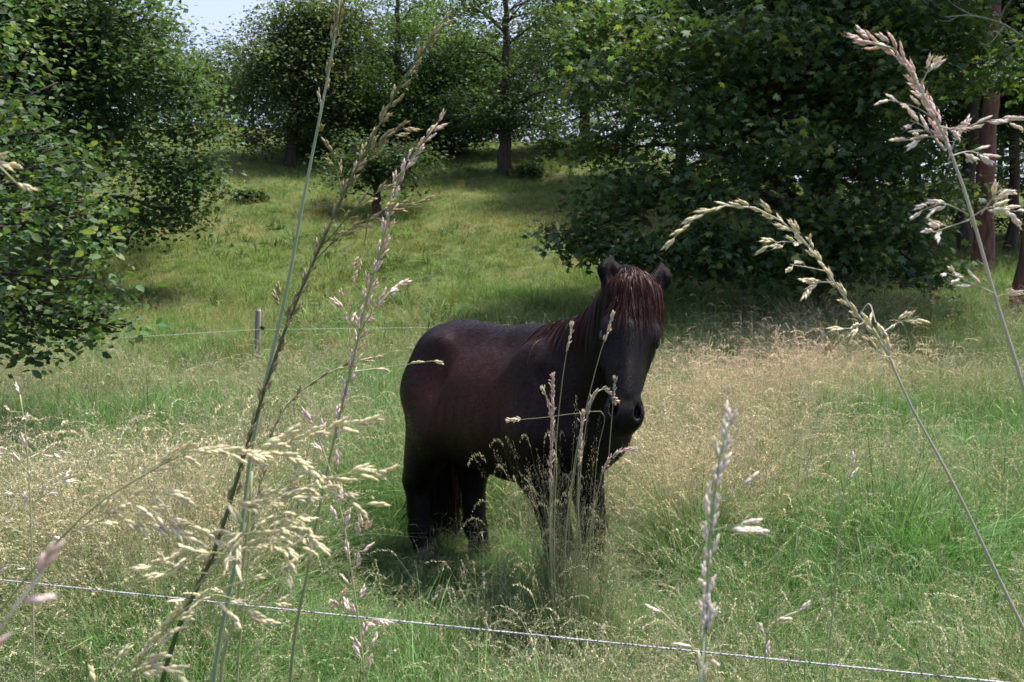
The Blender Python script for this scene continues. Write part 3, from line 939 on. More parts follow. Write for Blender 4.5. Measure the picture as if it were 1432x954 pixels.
def tuft_stalks(rng, n, Lr, spread, kind, stalkcol, headcol):
    """fine stalks with seed heads"""
    bag = Bag()
    m = 7
    Ls = rng.uniform(*Lr, n)
    az = rng.uniform(0, 2 * math.pi, n)
    out = np.stack((np.cos(az), np.sin(az), np.zeros(n)), 1)
    root = out * (spread * np.sqrt(rng.random(n)))[:, None]
    t = np.linspace(0, 1, m)[None, :, None]
    ln = rng.uniform(.05, .5, n)[:, None, None]
    p = root[:, None] + Ls[:, None, None] * (np.array((0, 0, 1.)) * (t - .25 * ln * t ** 3) + out[:, None] * ln * t ** 2.2)
    ww = np.full((n, m), .0016) * np.linspace(1.2, .6, m)[None]
    side = nrm(np.cross(rng.normal(0, 1, (n, 3)), np.array((0, 0, 1.))))
    v, f = ribbons(p, ww, side)
    bag.add(v, f, np.repeat((np.asarray(stalkcol) * (1 - t * .6) + np.asarray(headcol) * t * .6) * np.ones((n, 1, 1)), 2, 1).reshape(-1, 3))
    for i in range(n):
        d = nrm(p[i, -1] - p[i, -2])
        tip = p[i, -1]
        if kind == 'open':
            hl = rng.uniform(.09, .17); q = 46
            u = rng.random(q)
            r = (.035 * (1 - u) + .006) * rng.uniform(.2, 1.2, q)
            a2 = rng.uniform(0, 6.283, q)
            c = tip + d * (u * hl - hl * .35)[:, None] + np.stack((np.cos(a2) * r, np.sin(a2) * r, r * .2), 1)
            ls, wd = .0075, .0026
        elif kind == 'nod':
            hl = rng.uniform(.10, .16); q = 30
            u = np.linspace(0, 1, q)
            dd = nrm(d * 1.0 + out[i] * .2)
            c = tip + dd * (u * hl)[:, None] + out[i] * (u ** 2 * hl * .45)[:, None] - np.array((0, 0, 1.)) * (u ** 2.3 * hl * .6)[:, None] + rng.normal(0, .0022, (q, 3))
            ls, wd = .015, .0042
        else:
            hl = rng.uniform(.05, .10); q = 26
            u = np.linspace(0, 1, q)
            c = tip + d * (u * hl)[:, None] + rng.normal(0, .0022, (q, 3))
            ls, wd = .012, .0046
        dr = nrm((np.gradient(c, axis=0) * 40 if kind != 'open' else 0) * .6 + d * (1 if kind == 'open' else .25) + rng.normal(0, .45 if kind == 'open' else .16, (q, 3)))
        sd = nrm(np.cross(dr, rng.normal(0, 1, (q, 3))))
        vv = np.stack((c - dr * ls / 2, c - sd * wd / 2, c + dr * ls / 2, c + sd * wd / 2), 1).reshape(-1, 3)
        b4 = np.arange(q)[:, None] * 4
        bag.add(vv, b4 + np.array([[0, 1, 2, 3]]), np.repeat(np.asarray(headcol) * np.exp(rng.normal(0, .25, (q, 1))), 4, 0))
    return bag


def lib_add(name, bag_or, mat):
    if isinstance(bag_or, Bag):
        v = np.concatenate(bag_or.v)
        me = mesh_np(name, v, [np.concatenate(x) for x in bag_or.f.values()], mat, np.concatenate(bag_or.c), False, None, False)
    else:
        v, f, c = bag_or
        me = mesh_np(name, v, [f], mat, c, False, None, False)
    return bpy.data.objects.new(name, me)


tr = np.random.default_rng(11)
G1, G2 = (.052, .100, .034), (.108, .165, .066)
def collection(name, objs):
    c = bpy.data.collections.new(name)
    for i, ob in enumerate(objs):
        ob.name = "%s_%02d" % (name, i)
        c.objects.link(ob)
    return c


C_BLADE = collection("blade_tufts", [lib_add("b", tuft_blades(tr, 46, (.18, .46), .0050, .085, .75, G1, G2), M_GRASS) for _ in range(4)]
                     + [lib_add("b", tuft_blades(tr, 30, (.25, .60), .0062, .06, 1.0, G1, G2), M_GRASS) for _ in range(3)])
C_STALK = collection("stalk_tufts", [lib_add("s", tuft_stalks(tr, 13, (.38, .74), .13, 'open', (.13, .17, .07), (.30, .265, .215)), M_GRASS) for _ in range(4)]
                     + [lib_add("s", tuft_stalks(tr, 8, (.38, .70), .13, 'nod', (.14, .17, .07), (.40, .355, .27)), M_GRASS) for _ in range(2)]
                     + [lib_add("s", tuft_stalks(tr, 7, (.35, .68), .13, 'spike', (.13, .16, .07), (.38, .335, .26)), M_GRASS) for _ in range(2)])
C_SHORT = collection("short_tufts", [lib_add("h", tuft_blades(tr, 30, (.05, .15), .0065, .14, .8, (.065, .10, .03), (.12, .155, .052), 4), M_GRASS) for _ in range(4)]
                     + [lib_add("h", tuft_stalks(tr, 9, (.10, .24), .16, 'open', (.12, .14, .05), (.24, .20, .11)), M_GRASS)])
C_LEAFY = collection("leafy_tufts", [lib_add("w", tuft_blades(tr, 16, (.10, .28), .024, .07, 1.1, (.045, .085, .028), (.075, .125, .04), 6), M_GRASS) for _ in range(3)])


def scatter(name, label, pos, rot, scl, tint, pick, coll):
    me = bpy.data.meshes.new(name)
    me.vertices.add(len(pos)); me.vertices.foreach_set("co", np.asarray(pos, np.float32).ravel())
    for nm, ty, key, val in (("rot", 'FLOAT_VECTOR', "vector", rot), ("scl", 'FLOAT_VECTOR', "vector", scl), ("tint", 'FLOAT_VECTOR', "vector", tint), ("pick", 'INT', "value", pick)):
        a = me.attributes.new(nm, ty, 'POINT')
        a.data.foreach_set(key, np.asarray(val, np.int32 if ty == 'INT' else np.float32).ravel())
    o = bpy.data.objects.new(name, me); COL.objects.link(o)
    tag(o, label, kind="stuff")
    ng = bpy.data.node_groups.new(name + "_nodes", 'GeometryNodeTree')
    ng.interface.new_socket("Geometry", in_out='INPUT', socket_type='NodeSocketGeometry')
    ng.interface.new_socket("Geometry", in_out='OUTPUT', socket_type='NodeSocketGeometry')
    N, L = ng.nodes, ng.links
    gi, go = N.new("NodeGroupInput"), N.new("NodeGroupOutput")
    ci = N.new("GeometryNodeCollectionInfo"); ci.inputs[0].default_value = coll
    ci.inputs["Separate Children"].default_value = True; ci.inputs["Reset Children"].default_value = True
    ip = N.new("GeometryNodeInstanceOnPoints"); ip.inputs["Pick Instance"].default_value = True
    mp = N.new("GeometryNodeMeshToPoints")
    L.new(gi.outputs[0], mp.inputs[0]); L.new(mp.outputs[0], ip.inputs["Points"])
    L.new(ci.outputs[0], ip.inputs["Instance"])
    for nm, dt, sock in (("rot", 'FLOAT_VECTOR', "Rotation"), ("scl", 'FLOAT_VECTOR', "Scale"), ("pick", 'INT', "Instance Index")):
        na = N.new("GeometryNodeInputNamedAttribute"); na.data_type = dt; na.inputs[0].default_value = nm
        L.new(na.outputs[0], ip.inputs[sock])
    L.new(ip.outputs[0], go.inputs[0])
    md = o.modifiers.new("scatter", 'NODES'); md.node_group = ng
    return o


def fbm(x, y, s, seed):
    """cheap smooth noise in 0..1"""
    r = np.random.default_rng(seed)
    v = np.zeros_like(x); a = 1; tot = 0
    for o_ in range(4):
        for _ in range(3):
            th = r.uniform(0, 6.283); ph = r.uniform(0, 6.283)
            v += a * np.sin((x * math.cos(th) + y * math.sin(th)) * s * 2 ** o_ * r.uniform(.7, 1.3) + ph)
            tot += a * .72
        a *= .6
    return .5 + .5 * np.clip(v / tot * 1.6, -1, 1)


def wedge(n, y0, y1, rng, pw=1.0, half=.66, pad=.6):
    """points over the ground in front of the camera, thinner with distance"""
    y = y0 * (y1 / y0) ** (rng.random(n) ** pw)
    x = rng.uniform(-1, 1, n) * (half * y + pad)
    return x, y


def inpatch(x, y, px, py, rx, ry):
    """soft patch on the ground, centre given at the ground point seen at px,py"""
    Yc = CAMZ / max(.01, math.tan(PITCH + math.atan((py - H0 / 2) / F0)))
    Xc = (px - W0 / 2) / F0 * Yc
    return np.exp(-(((x - Xc) / rx) ** 2 + ((y - Yc) / ry) ** 2))


gr = np.random.default_rng(33)
# how dry / how lush the meadow is, over the ground
def dryness(x, y):
    d = .60 * fbm(x, y, .8, 4) - .25 * sstep(9, 14, y)
    d = d + .75 * inpatch(x, y, 1080, 560, 1.8, 2.2) + .5 * inpatch(x, y, 1300, 500, 3, 2.2) + .30 * inpatch(x, y, 250, 560, 2.2, 1.6) + .35 * inpatch(x, y, 450, 620, .8, 1)
    d = d + .35 * inpatch(x, y, 1050, 800, .6, .5) + .3 * inpatch(x, y, 300, 880, .6, .5)
    d = d - .9 * inpatch(x, y, 1330, 640, 1.1, 1.0) - .8 * inpatch(x, y, 1280, 850, .8, .5) - .5 * inpatch(x, y, 30, 660, .7, .8) - .6 * inpatch(x, y, 560, 610, .5, .9) - .5 * inpatch(x, y, 960, 520, .7, 1.2) - .4 * inpatch(x, y, 480, 920, .4, .3)
    return np.clip(d, 0, 1)


def meadow_scatter(name, label, n, y0, y1, coll, npick, smin, smax, keep, tintf, tilt=.16, pw=1.0, zoff=0):
    x, y = wedge(n, y0, y1, gr, pw)
    dr = dryness(x, y)
    k = gr.random(n) < keep(x, y, dr)
    x, y, dr = x[k], y[k], dr[k]; q = len(x)
    pos = np.stack((x, y, ground(x, y) - .01 + zoff), 1)
    rot = np.stack((gr.normal(0, tilt, q), gr.normal(.06, tilt, q), gr.uniform(0, 6.283, q)), 1)
    s = gr.uniform(smin, smax, q) * (.85 + .3 * fbm(x, y, 1.6, 9))
    s = s * np.interp(y, [0, 2.1, 2.7, 40], [.5, .6, .95, 1]) * (.72 + .5 * fbm(x, y, 2.6, 51))
    s = s * (1 - (.52 + .14 * sstep(.1, -.2, x)) * sstep(3.25, 3.6, y) * sstep(5.3, 4.9, y) * sstep(-1.25, -.8, x) * sstep(.95, .6, x))      # trodden round the pony
    s = s * (1 - .35 * np.exp(-(((x + 3.6) / 1.2) ** 2 + ((y - 11.2) / 2.2) ** 2)))
    scl = np.stack((s, s, s * gr.uniform(.85, 1.15, q)), 1)
    return scatter(name, label, pos, rot, scl, tintf(x, y, dr, q), gr.integers(0, npick, q), coll)


def tint_green(x, y, d, q):
    a = np.array((.98, 1.36, .86)); b_ = np.array((1.6, 1.42, 1.5))
    f = np.clip(d * 1.1 + .5 * (fbm(x, y, .9, 17) - .5) + .05, 0, 1)[:, None]
    return (a * (1 - f) + b_ * f) * np.exp(gr.normal(0, .22, (q, 1)))


def tint_dry(x, y, d, q):
    a = np.array((.80, .95, .72)); b_ = np.array((1.6, 1.36, 1.36))
    f = d[:, None]
    return (a * (1 - f) + b_ * f) * np.exp(gr.normal(0, .2, (q, 1)))


lush = lambda x, y, d: np.clip(1.05 - .75 * d, .2, 1)
seedy = lambda x, y, d: np.clip(.12 + 1.1 * d, 0, 1) * np.interp(y, [0, 13, 17, 22], [1, 1, .5, 0]) * 1.0
meadow_scatter("meadow_grass", "green grass blades growing all over the meadow", 26000, 1.9, 20, C_BLADE, 7, .6, 1.15, lambda x, y, d: lush(x, y, d) * np.interp(y, [0, 12, 17, 20], [1, .9, .5, .2]), tint_green)
meadow_scatter("seeding_grass", "fine pale seeding grass stalks standing over the meadow", 17000, 2.0, 20, C_STALK, 8, .7, 1.12, seedy, tint_dry, .13)
meadow_scatter("leafy_weeds", "low broad-leaved weeds between the grasses", 1500, 2.0, 16, C_LEAFY, 3, .6, 1.2, lambda x, y, d: np.clip(.75 - d, .1, 1), lambda x, y, d, q: np.ones((q, 3)) * np.exp(gr.normal(0, .2, (q, 1))))


def tint_hill(x, y, d, q):
    f = fbm(x, y, .45, 23)[:, None]
    a = np.array((1.25, 1.55, 1.08)); b_ = np.array((1.7, 1.5, 1.3))
    return (a * (1 - f) + b_ * f) * np.exp(gr.normal(0, .22, (q, 1)))


meadow_scatter("pasture_grass", "short grazed grass covering the hillside", 46000, 11, 56, C_SHORT, 5, .8, 1.7, lambda x, y, d: np.interp(y, [11, 15, 60], [.3, 1, 1]), tint_hill, .2, .8)
# tall clump right in front of the pony's front legs
for nm, lab, k, coll, npk, tn in (("clump_grass", "tall grey-green grass clump hiding the pony's front legs", 70, C_BLADE, 7, (.95, 1.05, 1.0)), ("clump_stalks", "seed stalks rising from the grass clump by the front legs", 34, C_STALK, 6, (.85, .88, .72))):
    x = .225 + gr.normal(0, .06, k); y = 3.22 + gr.normal(0, .10, k)
    sc_ = gr.uniform(.9, 1.25, k) * (1.15 if coll is C_STALK else 1.25)
    scatter(nm, lab, np.stack((x, y, ground(x, y)), 1), np.stack((gr.normal(0, .1, k), gr.normal(0, .1, k), gr.uniform(0, 6.28, k)), 1), np.stack((sc_ * .34, sc_ * .34, sc_ * np.where(gr.random(k) < .45, 1.05, .75)), 1),
            np.asarray(tn) * np.exp(gr.normal(0, .2, (k, 1))), gr.integers(0, npk, k), coll)
clump = lambda x, y, d: np.clip((fbm(x, y, .55, 71) - .52) * 5, 0, 1)
meadow_scatter("slope_weeds", "scrubby broad-leaved patches on the slope", 5200, 13, 50, C_LEAFY, 3, .8, 1.7, clump, lambda x, y, d, q: np.array((1.25, 1.25, 1.1)) * np.exp(gr.normal(0, .25, (q, 1))), .25, .8)
meadow_scatter("slope_tussocks", "rough longer tussocks scattered over the slope", 5200, 12, 52, C_BLADE, 7, .4, .9, lambda x, y, d: np.clip((fbm(x, y, .7, 72) - .45) * 4, .04, 1), tint_green, .25, .8)
# rough grass and scrubby growth under the trees on the right
meadow_scatter("rough_grass", "rough tall grass along the wood's edge", 5200, 12.5, 26, C_BLADE, 7, .7, 1.3, lambda x, y, d: sstep(2.5, 5.5, x) * .9, tint_green)
x, y = gr.uniform(-3.5, 3.5, 900), gr.uniform(-1.5, 1.95, 900)
pos = np.stack((x, y, ground(x, y)), 1); q = len(x)
s = np.full(q, .55)
scatter("verge_grass", "grass on the bank in front of the fence wire", pos[np.abs(y - .0) > .35], np.stack((gr.normal(0, .15, q), gr.normal(0, .15, q), gr.uniform(0, 6, q)), 1)[np.abs(y) > .35],
        np.stack((s, s, s), 1)[np.abs(y) > .35], np.ones((q, 3))[np.abs(y) > .35], gr.integers(0, 4, q)[np.abs(y) > .35], C_BLADE)

# ------------------------------------------------------------------ fence: near rope, far post and wire
M_ROPE = noise_material("fence_rope", [(.36, (.05, .05, .055)), (.46, (.36, .36, .36)), (1, (.5, .5, .49))], 160, 2, .6, 0, (1, 1, 1))
M_WIRE = noise_material("far_wire", [(.3, (.30, .38, .30)), (.7, (.42, .48, .40))], 5)
M_PLASTIC = noise_material("black_plastic", [(.3, (.01, .01, .01)), (.7, (.02, .02, .02))], 5, rough=.45)


def rope(a, b, sag, r, n=260, pitch=.022):
    t = np.linspace(0, 1, n)[:, None]
    base = a * (1 - t) + b * t - np.array((0, 0, 1.)) * sag * 4 * t * (1 - t)
    return base


wa, wb = P(-500, 758, 2.75), P(1900, 1004, 1.50)
base = rope(wa, wb, .004, .003, 420)
root = thing("fence_wire", base[210], "white twisted electric fence rope stretched low across the foreground", "fence wire")
tt = nrm(np.gradient(base, axis=0)); sx = nrm(np.cross(tt, np.array((0, 0, 1.)))); sz = np.cross(sx, tt)
ln = np.concatenate(([0], np.cumsum(np.linalg.norm(np.diff(base, axis=0), axis=1))))
for k in range(3):
    ph = ln / .030 * 2 * math.pi + k * 2.094
    pp = base + .0012 * (np.cos(ph)[:, None] * sx + np.sin(ph)[:, None] * sz)
    bb = Bag(); bb.add(*tube(pp, .0014, 5)); bb.build("strand", M_ROPE, root, True, base[210])

pb = np.array((-3.72, 13.0, float(ground(-3.72, 13.0))))
post = thing("fence_post", pb, "short weathered grey wooden fence post standing in tall grass left of the pony", "fence post")
topz = P(358, 433, 13.0)[2] - pb[2]
bb = Bag()
bb.add(*tube([(0, 0, -.3), (.005, 0, topz * .5), (.03, 0, topz - .03), (.031, 0, topz)], [.046, .044, .042, .036], 9)); bb.build("wood", M_POST, post)
zi = P(362, 458, 13.0)[2] - pb[2]
bb = Bag(); bb.add(*tube([(.06, -.03, zi), (.10, -.05, zi)], [.016, .022], 8)); bb.add(*tube([(.10, -.05, zi - .03), (.10, -.05, zi + .03)], [.022, .022], 8)); bb.build("insulator", M_PLASTIC, post)
wl = [P(-420, 560, 10.5), P(80, 478, 12.2), P(358, 461, 12.93), P(700, 457, 14.5), P(1100, 452, 16.2)]
wp = np.concatenate([np.linspace(wl[i], wl[i + 1], 12) for i in range(4)])
bb = Bag(); bb.add(*tube(wp, .0028, 5)); w2 = bb.build("fence_wire", M_WIRE, None, True, wl[2]); w2.location = wl[2]
tag(w2, "thin pale far wire running from the short wooden post across the lower slope", "fence wire")
pb2 = at_ground(317, 46)
p2 = thing("fence_post", pb2, "tiny pale post far off on the hill's left brow", "fence post")
bb = Bag(); bb.add(*tube([(0, 0, -.2), (0, 0, 1.25), (0, 0, 1.3)], [.06, .055, .045], 7)); bb.build("wood", M_POST, p2)


# ------------------------------------------------------------------ tall grasses close to the camera
def spikelet_mesh(kind, rng):
    """a spikelet of overlapping pointed husks, length 1 along x"""
    base, tip = {'cream': ((.46, .46, .24), (.78, .72, .50)), 'pink': ((.50, .34, .32), (.78, .66, .58)), 'brown': ((.20, .20, .09), (.42, .35, .20)),
                 'white': ((.55, .50, .42), (.82, .76, .68))}[kind]
    bag = Bag()
    k = 4
    for i in range(k):
        x0 = i * .17; L_ = .50 - .02 * i; R_ = .086 - .007 * i
        s = 1 if i % 2 else -1
        t = np.array((0, .25, .55, .85, 1.0)); r = np.array((.25, .85, 1, .5, .03)) * R_
        ax = nrm(np.array((1, s * .20, rng.normal(0, .1))))
        p = np.array((x0, s * .012, 0)) + ax[None] * (t * L_)[:, None]
        v, f = tube(p, r, 5, False)
        c = np.repeat(np.asarray(base)[None] * (1 - t)[:, None] ** 1.3 + np.asarray(tip)[None] * (1 - (1 - t)[:, None] ** 1.3), 5, 0)
        bag.add(v, f, c * rng.uniform(.85, 1.15) * (1 + rng.normal(0, .025, 3)))
        e = p[-1]; aw = nrm(ax + rng.normal(0, .12, 3)) * rng.uniform(.08, .3)
        bag.add(np.stack((e - (0, .006, 0), e + (0, .006, 0), e + aw)), np.array([[0, 1, 2]]), np.asarray(tip) * .9)
    return bag.build("spikelet", M_SEED, None, True, None, False)


sr = np.random.default_rng(77)
SPK = {k: [spikelet_mesh(k, sr) for _ in range(7)] for k in ('cream', 'pink', 'brown', 'white')}
STEMC = {'dark': ((.030, .055, .018), (.10, .13, .045)), 'teal': ((.16, .24, .13), (.26, .33, .22)), 'pale': ((.20, .27, .11), (.36, .36, .20)), 'grey': ((.34, .38, .28), (.44, .42, .34)),
         'green': ((.09, .17, .045), (.30, .32, .15))}


def panicle(label, Y, stem, wpx, branches, kind, stemc, size, dY=0.0, group="tall seeding grasses close to the camera", name="seeding_plant"):
    """stem and branches are traced in the photograph and unprojected at depth Y; size = spikelet length in photograph pixels"""
    sc = Y / F0
    st = [P(x, y, Y + dY * i / max(1, len(stem) - 1)) for i, (x, y) in enumerate(stem)]
    dn = st[0] - st[1]
    g = st[0].copy(); k = max(.05, g[2] - float(ground(g[0], g[1])))
    rootp = np.array((g[0] + np.clip(dn[0] / max(1e-3, -dn[2]), -.6, .6) * k * .4, g[1] + sr.normal(0, .02), 0)); rootp[2] = float(ground(rootp[0], rootp[1]))
    mid = (rootp + g) / 2 + np.array(((g[0] - rootp[0]) * -.12, 0, 0))
    root = thing(name, rootp, label, "plant", group)
    path = smooth_path([rootp, mid] + st, 60)
    w = np.interp(np.linspace(0, 1, 60), np.linspace(0, 1, len(wpx)), wpx) * sc / 2
    bag = Bag(); v, f = tube(path, w, 7)
    u = np.linspace(0, 1, 60)
    ca, cb = np.asarray(STEMC[stemc][0]), np.asarray(STEMC[stemc][1])
    cc = np.concatenate((np.repeat(ca * (1 - u[:, None]) + cb * u[:, None], 7, 0), [ca, cb]))
    bag.add(v, f, cc); bag.build("stem", M_STEM, root, True, rootp)
    for br in branches:
        pts, n, u0 = br[0], br[1], (br[2] if len(br) > 2 else .25)
        spread = br[3] if len(br) > 3 else .30
        kd = br[4] if len(br) > 4 else kind
        bp_ = smooth_path([P(x, y, Y + (sr.normal(0, .007) * Y - .008 * i * Y) * (Y > .3)) for i, (x, y) in enumerate(pts)], 30) if pts != 'stem' else None
        if bp_ is None:
            bp_ = path[int(60 * u0):]; uu0 = 0.02
        else: uu0 = u0
        bb = Bag()
        if pts != 'stem':
            bb.add(*tube(bp_, np.linspace(1.9, .9, len(bp_)) * sc / 2, 5), col=cb)
        tang = nrm(np.gradient(bp_, axis=0))
        us = np.linspace(uu0, 1, n) + sr.normal(0, .25 / max(n, 2), n)
        for q, uq in enumerate(us):
            fi = np.clip(uq, 0, 1) * (len(bp_) - 1); i0 = min(int(fi), len(bp_) - 2)
            pos = bp_[i0] + (bp_[i0 + 1] - bp_[i0]) * (fi - i0); tg = tang[i0]
            side = nrm(np.cross(tg, np.array((0, 1., 0)))) * (1 if q % 2 else -1)
            d = nrm(tg + side * sr.normal(spread, spread * .5) + np.array((0, sr.normal(0, spread * .6), -abs(sr.normal(0, .12)))))
            off = side * abs(sr.normal(.25, .2)) * size * sc * spread + np.array((0, sr.normal(0, .2) * size * sc, 0)) if uq < .97 else np.zeros(3)
            s0 = pos + off + d * size * sc * .12
            bb.add(*tube(np.stack((pos, (pos + s0) / 2 + d * size * sc * .05, s0)), .5 * sc, 4, False), col=cb)
            L_ = size * sc * sr.uniform(.8, 1.15)
            o = bpy.data.objects.new("spikelet", SPK[kd][sr.integers(7)])
            zq = nrm(np.cross(d, sr.normal(0, 1, 3))); yq = np.cross(zq, d)
            Mx = Matrix(np.stack((d, yq, zq), 1).tolist()).to_4x4()
            o.matrix_basis = Matrix.Translation(Vector(s0 - rootp)) @ Mx @ Matrix.Scale(float(L_), 4)
            COL.objects.link(o); o.parent = root
        bb.build("branch", M_STEM, root, True, rootp)
    return root


panicle("tall brown-headed grass leaning right with the longest dark stem, left of the pony", .85,
        [(225, 960), (300, 770), (345, 625), (385, 500), (415, 420), (450, 340), (480, 272), (520, 195), (565, 110), (622, 30)], [9, 9, 9, 8, 7, 5, 4, 2], [
            ('stem', 62, .56, .16), ([(440, 365), (470, 335), (510, 310), (545, 293), (583, 284)], 12, .15, .2), ([(455, 340), (490, 300), (520, 275), (550, 255)], 8, .2, .2),
            ([(403, 450), (398, 435), (392, 420)], 3), ([(500, 250), (530, 200), (565, 178)], 9, .3, .2), ([(480, 270), (470, 240), (466, 215)], 4), ([(515, 300), (510, 340), (503, 375)], 3, .6)],
        'brown', 'dark', 25)
panicle("slim bluish-green grass stem rising almost straight to the top edge, sparse closed spikelets", 1.0,
        [(298, 960), (335, 760), (350, 640), (370, 540), (400, 410), (428, 260), (450, 150), (465, 70), (478, -25)], [9, 8, 6, 5, 3],
        [([(441, 200), (447, 165), (449, 140)], 2, .2, .12), ([(452, 140), (458, 105), (462, 90)], 3, .2, .12), ([(462, 80), (470, 40), (474, 5)], 8, .1, .18)], 'brown', 'teal', 24)
panicle("pink-cream plume of grass on a green stem, pointing up between the two hillside trees", .9,
        [(405, 960), (430, 800), (455, 670), (480, 560), (495, 500), (510, 430), (535, 340), (555, 260), (580, 215), (612, 172)], [8, 8, 7, 5, 3, 2],
        [('stem', 44, .74, .22), ([(490, 480), (487, 445), (480, 420)], 5, .3), ([(500, 470), (525, 430), (553, 402)], 7, .3, .2), ([(492, 520), (545, 513), (604, 505)], 3, .3, .1, 'cream')], 'pink', 'green', 23)
panicle("thin grass with a dark narrow brown head slanting between two taller stems", 1.1,
        [(330, 980), (350, 760), (372, 640), (392, 580), (430, 540), (480, 512), (520, 500)], [3, 3, 2], [('stem', 18, .74, .1)], 'brown', 'pale', 18)
panicle("big nodding grass head of plump cream spikelets arching in from the left edge", .55,
        [(-120, 1010), (-20, 880), (60, 780), (130, 710), (200, 665), (260, 632)], [7, 7, 6, 4, 3],
        [([(200, 662), (240, 640), (270, 632), (310, 628), (345, 640)], 10, .05, .15), ([(260, 632), (310, 626), (350, 633), (400, 612), (450, 600), (508, 592)], 18, .1, .16),
         ([(320, 636), (390, 632), (430, 655), (445, 668), (490, 662), (528, 660)], 16, .1, .16), ([(100, 745), (150, 715), (190, 703), (230, 725), (270, 745), (312, 752)], 16, .1, .25),
         ([(115, 740), (160, 722), (205, 733), (250, 742)], 9, .2, .25), ([(335, 702), (380, 690), (430, 680), (470, 690), (510, 705)], 12, .1, .25),
         ([(250, 640), (300, 690), (350, 705), (420, 692)], 9, .45, .25), ([(390, 632), (400, 615), (405, 605)], 3), ([(180, 680), (220, 690), (240, 690)], 3, .5)],
        'cream', 'green', 35)
panicle("loose head of many small hanging cream spikelets low on the left above the rope", .5,
        [(170, 1010), (235, 880), (300, 790), (350, 735), (385, 700)], [5, 4, 3, 2],
        [([(300, 790), (330, 772), (370, 760), (420, 765)], 11, .1, .3), ([(290, 802), (250, 798), (215, 792)], 6, .3), ([(340, 748), (390, 735), (435, 752)], 11, .1, .3),
         ([(360, 728), (400, 722), (430, 738), (440, 765)], 8, .2, .3), ([(315, 775), (280, 772), (235, 782)], 7, .2), ([(350, 735), (330, 760), (325, 790)], 6, .3, .4), ([(360, 730), (395, 770), (400, 800)], 6, .3, .4)],
        'cream', 'green', 27)
panicle("cream grass head curving up from the bottom left corner below the fence rope", .5,
        [(120, 1010), (180, 935), (235, 870), (290, 832), (345, 812), (402, 792)], [5, 4, 3, 2],
        [('stem', 18, .6, .25), ([(165, 955), (195, 925), (225, 890), (250, 862)], 12, .1, .25), ([(185, 940), (225, 935), (245, 940)], 5, .2), ([(290, 832), (330, 848), (362, 866)], 6, .2)], 'cream', 'green', 34)
panicle("broad green grass stalk with cream nodding spikes at the bottom left, beside the dark stem", .6,
        [(305, 1000), (325, 880), (340, 790), (348, 720), (352, 660)], [10, 9, 7, 4],
        [([(345, 770), (375, 745), (420, 725)], 5, .3), ([(335, 840), (300, 832), (262, 840)], 5, .3), ([(330, 870), (350, 850), (385, 842)], 4, .4)], 'cream', 'green', 26)
panicle("upright grass with loose pinkish spikelets just left of the pony's hind legs", .8,
        [(512, 1010), (505, 900), (490, 790), (478, 720), (465, 670), (450, 625), (440, 595)], [4, 4, 3, 2],
        [('stem', 24, .66, .4), ([(492, 872), (482, 855), (474, 838)], 3, .3), ([(497, 872), (512, 868), (528, 866)], 3, .4), ([(490, 795), (505, 760), (512, 728)], 4, .4)], 'pink', 'pale', 27)
panicle("thread-thin grass with tiny white spikelets on spreading twigs at the left edge", .9,
        [(52, 1010), (46, 850), (43, 720), (37, 620), (28, 552)], [3, 3, 2],
        [('stem', 6, .86, .25), ([(43, 665), (20, 640), (0, 632)], 3, .4), ([(42, 640), (60, 632), (82, 632)], 4, .3), ([(44, 705), (65, 690), (95, 668)], 6, .3), ([(44, 700), (20, 694), (0, 695)], 2, .5),
         ([(45, 785), (65, 762), (75, 750)], 3, .5), ([(36, 590), (26, 580), (20, 572)], 2), ([(46, 800), (20, 790), (-5, 795)], 3)], 'white', 'pale', 19)
panicle("very close blurred grass with three big pinkish-white spikelets in the lower left corner", .23,
        [(-190, 1100), (-60, 960), (0, 880), (40, 815), (62, 795)], [7, 6, 5, 4], [([(40, 820), (52, 802), (60, 795)], 1, .5, .05), ([(15, 850), (30, 840), (40, 834)], 1, .5, .05), ([(-35, 925), (-20, 910), (-5, 902)], 1, .4, .05)], 'pink', 'grey', 62)
panicle("cream grass tip drooping in from the left edge in front of the dark oak", .5,
        [(-170, 1010), (-130, 500), (-70, 240), (-25, 218), (5, 238), (35, 268)], [5, 4, 3, 2], [('stem', 4, .93, .1), ([(-30, 220), (-5, 226), (10, 228)], 2, .5, .05)], 'cream', 'pale', 34)
panicle("tall pale grass on the far right with a pinkish hooked tip", .7,
        [(1520, 1010), (1465, 680), (1432, 545), (1390, 410), (1350, 270), (1315, 180), (1285, 122), (1250, 68), (1208, 57)], [8, 8, 8, 7, 6, 5, 3],
        [('stem', 30, .90, .22, 'pink'), ([(1288, 118), (1300, 95), (1306, 88)], 4, .3), ([(1306, 165), (1280, 150), (1245, 140)], 4, .3), ([(1318, 190), (1290, 192), (1270, 196)], 5, .3),
         ([(1322, 212), (1295, 180), (1272, 168)], 5, .3), ([(1326, 225), (1340, 190), (1375, 170), (1432, 168)], 8, .2, .25), ([(1330, 218), (1355, 212), (1378, 218)], 5, .4), ([(1308, 175), (1330, 180), (1340, 176)], 3, .3, .3, 'pink'),
         ([(1355, 300), (1320, 285), (1290, 294)], 6, .4), ([(1355, 308), (1325, 318), (1305, 325)], 5, .4), ([(1357, 305), (1385, 290), (1420, 296)], 6, .3), ([(1372, 300), (1392, 272), (1400, 266)], 3, .5),
         ([(1390, 410), (1350, 392), (1325, 382)], 6, .2), ([(1394, 415), (1415, 410), (1440, 405)], 4, .3), ([(1428, 530), (1440, 520), (1446, 515)], 2, .2, .3, 'white')], 'white', 'grey', 25)
